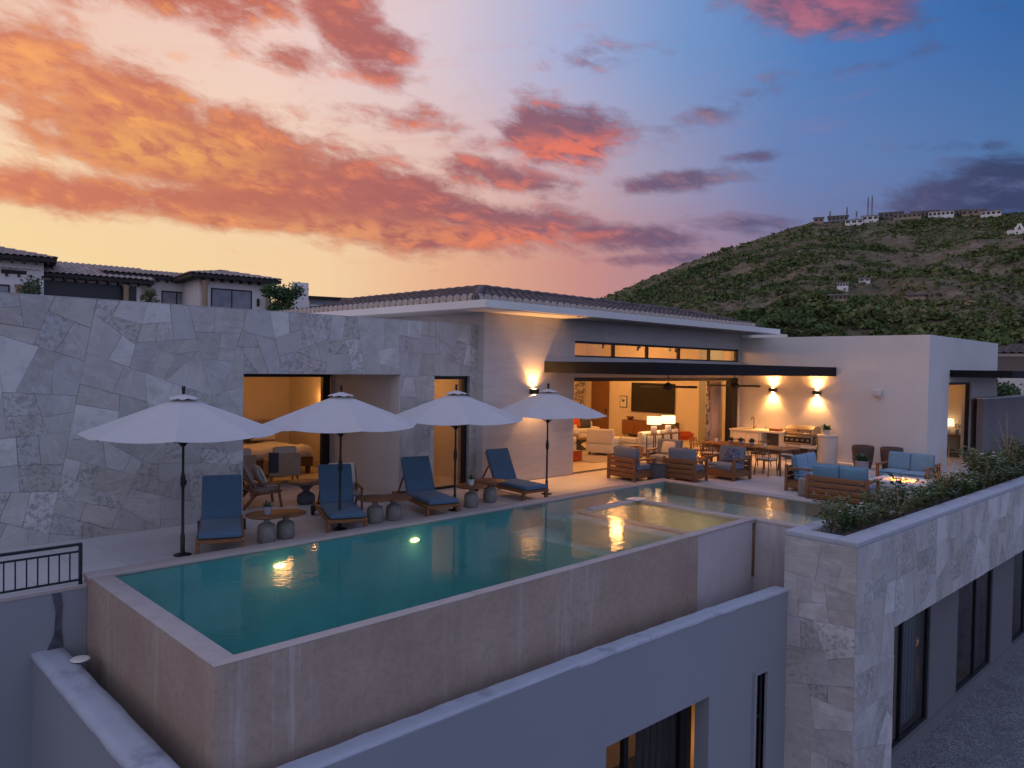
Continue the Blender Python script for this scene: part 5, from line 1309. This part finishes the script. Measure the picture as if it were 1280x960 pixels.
def hillm():
    m,g,b=newmat('dry_hillside'); o=g.obj()
    n=g.noise(o,.012,7,.65); f=g.noise(o,.09,6,.7); q=g.noise(o,.5,5,.7)
    c=g.ramp(f*.6+q*.4,[(.35,(.10,.088,.06)),(.52,(.18,.145,.10)),(.70,(.36,.29,.225))])
    c=g.mix(g.step(n,.46,.58)*.75,c,(.12,.125,.06,1))
    g.put(b.inputs['Base Color'],c); b.inputs['Roughness'].default_value=1; b.inputs['Specular IOR Level'].default_value=0
    g.put(b.inputs['Normal'],g.bump(f+q,.8,1.2)); return m
hb=MB(); hb.add(vs,fs,None,True); struct('hill',hb,hillm())
# scrub on the hill: thousands of leaf clump bushes in one mesh
def scrubm():
    m,g,b=newmat('hill_scrub_leaves'); 
    a=g.node('ShaderNodeAttribute',attribute_name='tone'); t,v2,_=g.sep(V(g,a.outputs['Color']))
    c=g.ramp(t,[(0,(.05,.068,.032)),(.35,(.088,.125,.05)),(.6,(.135,.175,.07)),(.8,(.21,.19,.10)),(1,(.30,.24,.17))])
    g.put(b.inputs['Base Color'],c); b.inputs['Roughness'].default_value=1; b.inputs['Specular IOR Level'].default_value=0; return m
rg=np.random.default_rng(5)
BV=[];BF=[];BT=[]
def bushes(n,r0,r1,a0,a1,smin,smax,quads,power=2.0,thr=.0):
    cnt=0;tries=0
    while cnt<n and tries<n*6:
        tries+=1
        q=(r0**power+(r1**power-r0**power)*rg.random())**(1/power); a=R(a0+(a1-a0)*rg.random())
        x,y=q*math.cos(a),q*math.sin(a)
        cover=mnoise.fractal((x/45,y/45,2.2),1,2.1,4)
        if cover<thr-rg.random()*.35: continue
        ad=math.degrees(a); ev=math.degrees(math.atan2(hz(x,y)-3,q))
        if q>470 and ad>18 and rg.random()<min(.75,(q-470)/150*.8): continue
        if 9<ad<18.5 and abs(ev-(9.0-(ad-11)*.22)+mnoise.noise((x/14,y/14,4))*.5)<.42 and rg.random()<.86: continue
        cnt+=1; z=hz(x,y); s=(smin+(smax-smin)*rg.random()**2.6)*(.65+1.0*max(0,.5+mnoise.noise((x/26,y/26,5.5))))
        tone=min(1,max(0,.44+.25*mnoise.noise((x/60,y/60,9))+rg.normal()*.17))
        c=rg.normal(size=(quads,3)); c/=np.linalg.norm(c,axis=1)[:,None]; c*= (.55+.45*rg.random((quads,1))); c[:,2]=np.abs(c[:,2])*.85
        c=c*s*np.array([1,1,.85]); c[:,0]+=x;c[:,1]+=y;c[:,2]+=z
        u=rg.normal(size=(quads,3)); u/=np.linalg.norm(u,axis=1)[:,None]; v=rg.normal(size=(quads,3)); v-=u*(u*v).sum(1)[:,None]; v/=np.linalg.norm(v,axis=1)[:,None]
        k=s*(.42 if quads<12 else .27 if quads<100 else .15)
        o=sum(len(b_) for b_ in BV) if False else None
        Q=np.stack([c+u*k,c+v*k*.8,c-u*k,c-v*k*.8],1).reshape(-1,3)
        BV.append(Q); BT.append(np.clip(np.repeat(tone+rg.normal(size=quads)*.07,4),0,1))
bushes(30000,250,RC_+6,6,48,.6,2.4,8,2.0,-.25)
bushes(9000,110,260,6,50,.6,2.3,42,2.0,-.3)
bushes(560,85,190,6,48,1.6,3.4,300,1.6,-.5)
BVn=np.concatenate(BV).astype(np.float32); BTn=np.concatenate(BT).astype(np.float32); nq=len(BVn)//4
me=bpy.data.meshes.new('hillside_scrub'); me.vertices.add(nq*4); me.vertices.foreach_set('co',BVn.ravel()); me.loops.add(nq*4); me.loops.foreach_set('vertex_index',np.arange(nq*4,dtype=np.int32)); me.polygons.add(nq); me.polygons.foreach_set('loop_start',np.arange(0,nq*4,4,dtype=np.int32)); me.update(calc_edges=True)
at=me.color_attributes.new('tone','FLOAT_COLOR','POINT'); at.data.foreach_set('color',np.repeat(BTn,4).reshape(-1,4).ravel())
me.materials.append(scrubm()); ho=bpy.data.objects.new('hillside_scrub',me); COL.objects.link(ho); tag(ho,'dark green and olive scrub covering the hillside','scrub',kind='stuff')

# ------------------------------------------------------------------ buildings and masts on the hill
def ang(u): return YAW-math.atan((u-640)/927.8)
def at_(u,q): a=ang(u); return q*math.cos(a),q*math.sin(a)
M['hw']=mat('far_white_wall',(.74,.72,.70),.9,0,.15,.3); M['hb']=mat('far_tan_wall',(.34,.26,.20),.9,0,.2,.3); M['hg']=mat('far_grey_wall',(.20,.19,.20),.9,0,.2,.3); M['hd']=mat('far_dark_opening',(.02,.022,.028),.4)
def q_for(u,el):
    a=ang(u); q=80.0
    while q<600:
        if math.degrees(math.atan2(hz(q*math.cos(a),q*math.sin(a))-3,q))>el: return q
        q+=2
    return q
def far_house(lb,u,q,w,d,h,m_,lift=-.5,nw=4,cat='house',name='hilltop_house',roofh=.4):
    x,y=at_(u,q); t=thing(name,lb,cat,(x,y,hz(x,y)+lift),ang(u)-PI/2); 
    b=MB(); b.box(-w/2,w/2,-d/2,d/2,-4,h); b.build('wall',M[m_],t)
    b=MB(); b.box(-w/2-.5,w/2+.5,-d/2-.5,d/2+.5,h,h+roofh); b.build('roof',M['hg'],t)
    for k in range(nw):
        xx=-w/2+w*(k+.5)/nw; b=MB(); b.box(xx-w/nw*.33,xx+w/nw*.33,-d/2-.15,-d/2-.02,h*.25,h*.8); b.build('window',M['hd'],t)
    return t
HH=[(1018,618,7,6,3.2,'hb','small tan block at the left end of the hilltop, nearest the masts',2),(1042,622,14,8,3.4,'hg','long grey building under the radio masts',5),(1062,606,12,6,2.6,'hw','white angular terrace house just below the hilltop rim',3),(1082,612,11,8,3,'hw','white house with a sloping ramp below the masts',3),
 (1108,622,16,9,3.4,'hg','low grey house right of the white ramp house',5),(1128,615,18,7,2.6,'hb','long tan retaining building above the bare slope',6),(1150,624,18,10,4.2,'hg','grey house on the hilltop crest over the bare slope',6),(1170,618,16,8,3.2,'hw','long white house along the hilltop, mid crest',6),
 (1190,626,14,10,4.6,'hg','tallest grey house of the hilltop crest',5),(1210,620,14,8,3.0,'hb','tan house right of the tallest hilltop house',4),(1232,614,12,8,2.8,'hw','small white house near the right end of the hilltop',4)]
for u,q,w_,d_,h_,m_,lb,nw in HH: far_house(lb,u,q,w_,d_,h_,m_,.2,nw)
far_house('tiny white house with dark windows low on the green hillside',1050,q_for(1050,5.85),4.6,4,1.5,'hw',.2,4,name='hillside_house')
far_house('white flat roofed house right of the tiny white house on the hillside',1077,q_for(1077,6.2),4.6,4,1.1,'hw',.2,2,name='hillside_house')
far_house('tan terraced house among trees low on the hillside',1045,q_for(1045,4.9),4.6,4,1.2,'hb',.1,4,name='hillside_house')
far_house('tan wall like house in the trees at the foot of the hill',1142,q_for(1142,5.0),6.5,4,1.2,'hb',.1,6,name='hillside_house')
x,y=at_(1268,q_for(1268,8.9)); t=thing('hillside_chapel','white gabled chapel on a pale terrace at the right edge of the hill','chapel',(x,y,hz(x,y)+2.2),ang(1266)-PI/2)
b=MB(); 
for s in(-1,1): b.bar((s*1.9,0,0),(s*.2,0,3.8),.8,1.2)
b.bar((-1.9,-.0,0),(-1.9,0,2.0),.8,1.1); b.build('gable',M['hw'],t); b=MB(); b.box(-6,9,-2,4,-4,0); b.build('terrace',M['hw'],t)
def mast(lb,u,h):
    x,y=at_(u,628); t=thing('radio_mast',lb,'radio mast',(x,y,hz(x,y)),0,'radio masts on the hilltop'); b=MB(); w_=.55
    for s in ((-1,-1),(1,-1),(1,1),(-1,1)): b.bar((s[0]*w_,s[1]*w_,0),(s[0]*w_*.4,s[1]*w_*.4,h),.15,.15)
    for k in range(int(h/1.6)):
        z=k*1.6; f=1-.6*z/h; b.bar((-w_*f,-w_*f,z),(w_*f,-w_*f,z+1.6),.09,.09); b.bar((w_*f,w_*f,z),(-w_*f,w_*f,z+1.6),.09,.09)
    b.build('lattice',M['hg'],t); b=MB()
    for k in range(3): b=MB(); b.box(-.8,.8,-.2,.2,h*(.6+.12*k),h*(.6+.12*k)+1.0); b.build('antenna_panel',M['hg'],t)
for lb,u,h in [('leftmost slim radio mast of the hilltop',1032,13),('radio mast second from the left on the hilltop, with antenna panels',1053,16),('shortest radio mast of the hilltop row',1065,11),('left of the two tall close radio masts',1079,24),('right of the two tall close radio masts',1084,25)]: mast(lb,u,h*.78)

# ------------------------------------------------------------------ neighbour houses on the rise at the left
def pd(u,q): a=ang(u); return Vector((q*math.cos(a)*1.0,q*math.sin(a),0))
def tiled(mb,x0,x1,y0,y1,z,rise,M4,hips=True):
    """hip roof of barrel tiles over a rectangle (local coords), four slopes"""
    D=(y1-y0)/2
    tmp=MB(); tile_slope(tmp,(x0,y0,z),(1,0,0),(0,1,0),x1-x0,D,rise,hips,hips,sp=.34,cs=.5); tile_slope(tmp,(x1,y1,z),(-1,0,0),(0,-1,0),x1-x0,D,rise,hips,hips,sp=.34,cs=.5)
    if hips: tile_slope(tmp,(x0,y1,z),(0,-1,0),(1,0,0),y1-y0,D,rise,sp=.34,cs=.5)
    if hips: tile_slope(tmp,(x1,y0,z),(0,1,0),(-1,0,0),y1-y0,D,rise,sp=.34,cs=.5)
    mb.add(tmp.v,tmp.f,M4)
M['nwall']=plaster_mat('neighbour_stucco',(.74,.70,.68),.06); M['nwood']=mat('dark_eave_timber',(.028,.022,.022),.8,0,.3,5); M['npost']=mat('ochre_column',(.36,.24,.16),.9,0,.15,3)
gz=5.2
# axis of the row: along local x, facing the camera side
c1=pd(170,54)
AX=R(-6)
def nb(name,lb,u,q,w,d,h,zr,rise,parts,az_=AX,over=.7,cat='house',hips=True):
    p=pd(u,q); t=thing(name,lb,cat,(p.x,p.y,zr-h),az_)
    b=MB(); b.box(-w/2,w/2,0,d,-6,h-.05); b.build('wall',M['nwall'],t)
    b=MB(); tiled(b,-w/2-over,w/2+over,-over,d+over,h+.1,rise,None,hips); rf_=b.build('roof',M['ntile'],t)
    b=MB(); b.box(-w/2-over+.05,w/2+over-.05,-over+.05,d+over-.05,h-.14,h+.08)
    for k in range(int((w+2*over)/.6)): b.box(-w/2-over+.25+k*.6,-w/2-over+.37+k*.6,-over-.05,-.02,h-.3,h-.142)
    b.build('eave',M['nwood'],rf_)
    if not hips:
        for sx in(-1,1):
            x=sx*(w/2-.1); b=MB(); b.add([(x-.1,0,h-.06),(x-.1,d,h-.06),(x-.1,d/2,h+rise*d/(d+2*over)),(x+.1,0,h-.06),(x+.1,d,h-.06),(x+.1,d/2,h+rise*d/(d+2*over))],[(0,1,2),(5,4,3),(0,3,4,1),(1,4,5,2),(2,5,3,0)]); b.build('gable_wall',M['nwall'],t)
    for kind,x0,x1,z0,z1 in parts:
        if kind=='win':
            b=MB(); n_=max(1,int((x1-x0)/.9)); b.box(x0,x1,-.06,-.003,z0,z0+.08); b.box(x0,x1,-.06,-.003,z1-.08,z1)
            for k in range(n_+1): xx=x0+(x1-x0-.07)*k/n_; b.box(xx,xx+.07,-.06,-.003,z0+.08,z1-.08)
            w_=b.build('window',M['nwood'],t); b=MB(); b.box(x0+.02,x1-.02,-.03,-.012,z0+.02,z1-.02); b.build('pane',M['npane'],w_)
        elif kind=='post': b=MB(); b.lathe([(.22,z0),(.2,z0+.1),(.17,z0+.3),(.16,z1-.3),(.2,z1-.15),(.24,z1)],16,Matrix.Translation(((x0+x1)/2,-.45,0))); b.build('column',M['npost'],t)
        elif kind=='porch':
            b=MB(); b.box(x0,x1,-.02,-.004,z0,z1); b.build('porch_recess',M['hd'],t)
        elif kind=='lamp': b=MB(); b.rbox(x0-.07,x0+.07,-.2,-.01,z0,z1,.02,2); b.build('wall_lantern',M['nwood'],t)
    return t
M['npane']=mat('curtained_pane',(.22,.23,.27),.35,0,.3,1.5)
nb('neighbour_house','tile roofed house cut by the left edge of the picture',-22,53,6,7,3.6,8.95,1.0,[('win',.2,1.3,.2,2.0),('post',1.6,1.9,.0,2.0),('win',2.0,2.5,.3,2.0),('lamp',2.75,2.75,1.5,2.0)],R(-10))
nb('neighbour_house','long low tile roofed house with a dark porch above the flagstone wall',100,54,7.0,7,3.2,8.15,1.15,[('porch',-3.2,3.2,.0,2.9),('post',-2.6,-2.3,.0,2.9),('post',2.3,2.7,.0,2.9),('win',-1.2,2.0,.2,1.6)],AX,.7,'house',False)
nb('neighbour_house','pale stucco house with a single dark window and tiled eave',203,55.5,6.4,6,3.3,8.6,.62,[('win',-.1,1.8,1.0,2.45)],AX,.5,'house',False)
nb('neighbour_house','tile roofed pavilion with a three panel curtained door between ochre columns',292,52.5,4.4,5,3.2,8.5,.65,[('win',-1.5,1.15,-.3,2.5),('post',-2.2,-1.8,-1,2.9),('post',1.9,2.3,-1,2.9),('lamp',1.55,1.55,1.5,2.0)],AX,.75)
p=pd(376,58); t=thing('modern_house','small modern house with a glazed upper room and a square chimney','house',(p.x,p.y,5),R(-20))
b=MB(); b.box(-.6,.5,0,1.2,-6,4.05); b.build('chimney',M['nwall'],t); b=MB(); b.box(.6,3.6,.6,5,-6,2.5); b.build('wall',M['nwall'],t); b=MB(); b.box(.3,4.2,.2,5.4,2.95,3.12); b.build('roof',M['nwood'],t); b=MB(); b.box(.7,3.5,.7,4.9,2.5,2.95); b.build('window_band',M['npane'],t)
# ground below those houses
def berm():
    b=MB(); vs=[];fs=[];n=24
    for i in range(n+1):
        for j in range(n+1):
            x=-70+115*i/n; y=26+80*j/n; q=min(1,max(0,(y-26)/16)); vs.append((x,y,-5+(gz+4.4)*q*q*(3-2*q)*min(1,max(0,(46-x)/14))+mnoise.noise((x/6,y/6,1))*.25*q))
    for i in range(n):
        for j in range(n): fs.append((i*(n+1)+j,(i+1)*(n+1)+j,(i+1)*(n+1)+j+1,i*(n+1)+j+1))
    b.add(vs,fs,None,True); return b
struct('terrain',berm(),mat('dry_earth',(.16,.12,.09),1,0,.25,.5))
# bushes and palm: trunk, limbs, leaf crown
def bush(name,lb,loc,rad,hgt,n,lm,ll=.22,cat='bush',trunk=True,seed=3):
    r=random.Random(seed); t=thing(name,lb,cat,loc); b=MB(); lf=MB()
    for k in range(9):
        a=r.uniform(0,2*PI); o=r.uniform(.3,.9)*rad; b.tube([(0,0,0),(math.cos(a)*o*.4,math.sin(a)*o*.4,hgt*.45),(math.cos(a)*o,math.sin(a)*o,hgt*r.uniform(.7,1.05))],.06,6,r2=.015)
    b.build('trunk',M['stem'],t)
    cl=[(r.gauss(0,.45)*rad,r.gauss(0,.45)*rad,hgt*r.uniform(.25,1.0),r.uniform(.25,.5)*rad) for _ in range(16)]
    for k in range(n):
        x,y,z,q=r.choice(cl); p=Vector((x+r.gauss(0,.5)*q,y+r.gauss(0,.5)*q,max(.05,z+r.gauss(0,.45)*q)))
        leaf(lf,p,Vector((r.uniform(-1,1),r.uniform(-1,1),r.uniform(-.5,.9))),ll*r.uniform(.6,1.3),ll*.3,r.uniform(-1.5,1.5))
    lf.build('crown',LM[lm],t); return t
p=pd(352,47); bush('flowering_bush','large dark bush between the curtained pavilion and the chimney house',(p.x,p.y,5.2),.95,2.2,3600,2)
p=pd(184,49.5); bush('small_shrub','small ochre shrub in front of the single window house',(p.x,p.y,6.2),.5,.9,500,1,.16,'shrub',seed=5)
p=pd(40,50.5); bush('small_shrub','small dark shrub beside the dark porch',(p.x,p.y,6.3),.55,1.2,500,2,.16,'shrub',seed=6)
p=pd(17,66); t=thing('palm_tree','small palm top rising behind the leftmost tiled roof','palm tree',(p.x,p.y,5)); b=MB(); b.tube([(0,0,0),(.1,0,3),(.05,.05,5.6)],.17,10,r2=.12); b.build('trunk',M['stem'],t); b=MB(); rr=random.Random(9)
for k in range(22):
    a=k*2.4; e=rr.uniform(-.2,1.1); pts=[]
    for j in range(6):
        f=j/5; pts.append(Vector((.05+math.cos(a)*1.15*f*math.cos(e*(1-.3*f)),.05+math.sin(a)*1.15*f*math.cos(e),5.6+math.sin(e)*.95*f-.75*f*f)))
    for j in range(5):
        for q in range(4):
            p_=pts[j].lerp(pts[j+1],q/4); s=Vector((-math.sin(a),math.cos(a),0))
            for sg in(-1,1): leaf(b,p_,s*sg+ (pts[j+1]-pts[j]).normalized()*.8-Vector((0,0,.3)),.36*(1-.1*j),.03,0)
b.build('crown',LM[2],t)
# right edge: neighbouring tiled house and a hedge
t=thing('neighbour_house','white neighbour house with red tile edge at the right edge of the picture','house',(45,6.0,0),R(-85))
b=MB(); b.box(-5,3.6,0,5,-6,4.1); b.build('wall',M['plaster'],t); b=MB(); tiled(b,-5.3,3.9,-.3,5.3,4.1,.6,None); b.build('roof',M['tile'],t); b=MB(); b.box(-5,3.3,-.03,-.004,2.95,3.95); b.build('window_band',M['curtain_dk'],t)
bush('dark_bush','dark bush in front of the white neighbour house at the right edge',(41.5,8.8,0),1.0,2.7,1500,2,.2,'bush',seed=8)
bush('dark_bush','dark bush at the far right behind the grey garden wall',(42.5,6.6,0),1.1,2.6,1500,2,.2,'bush',seed=12)
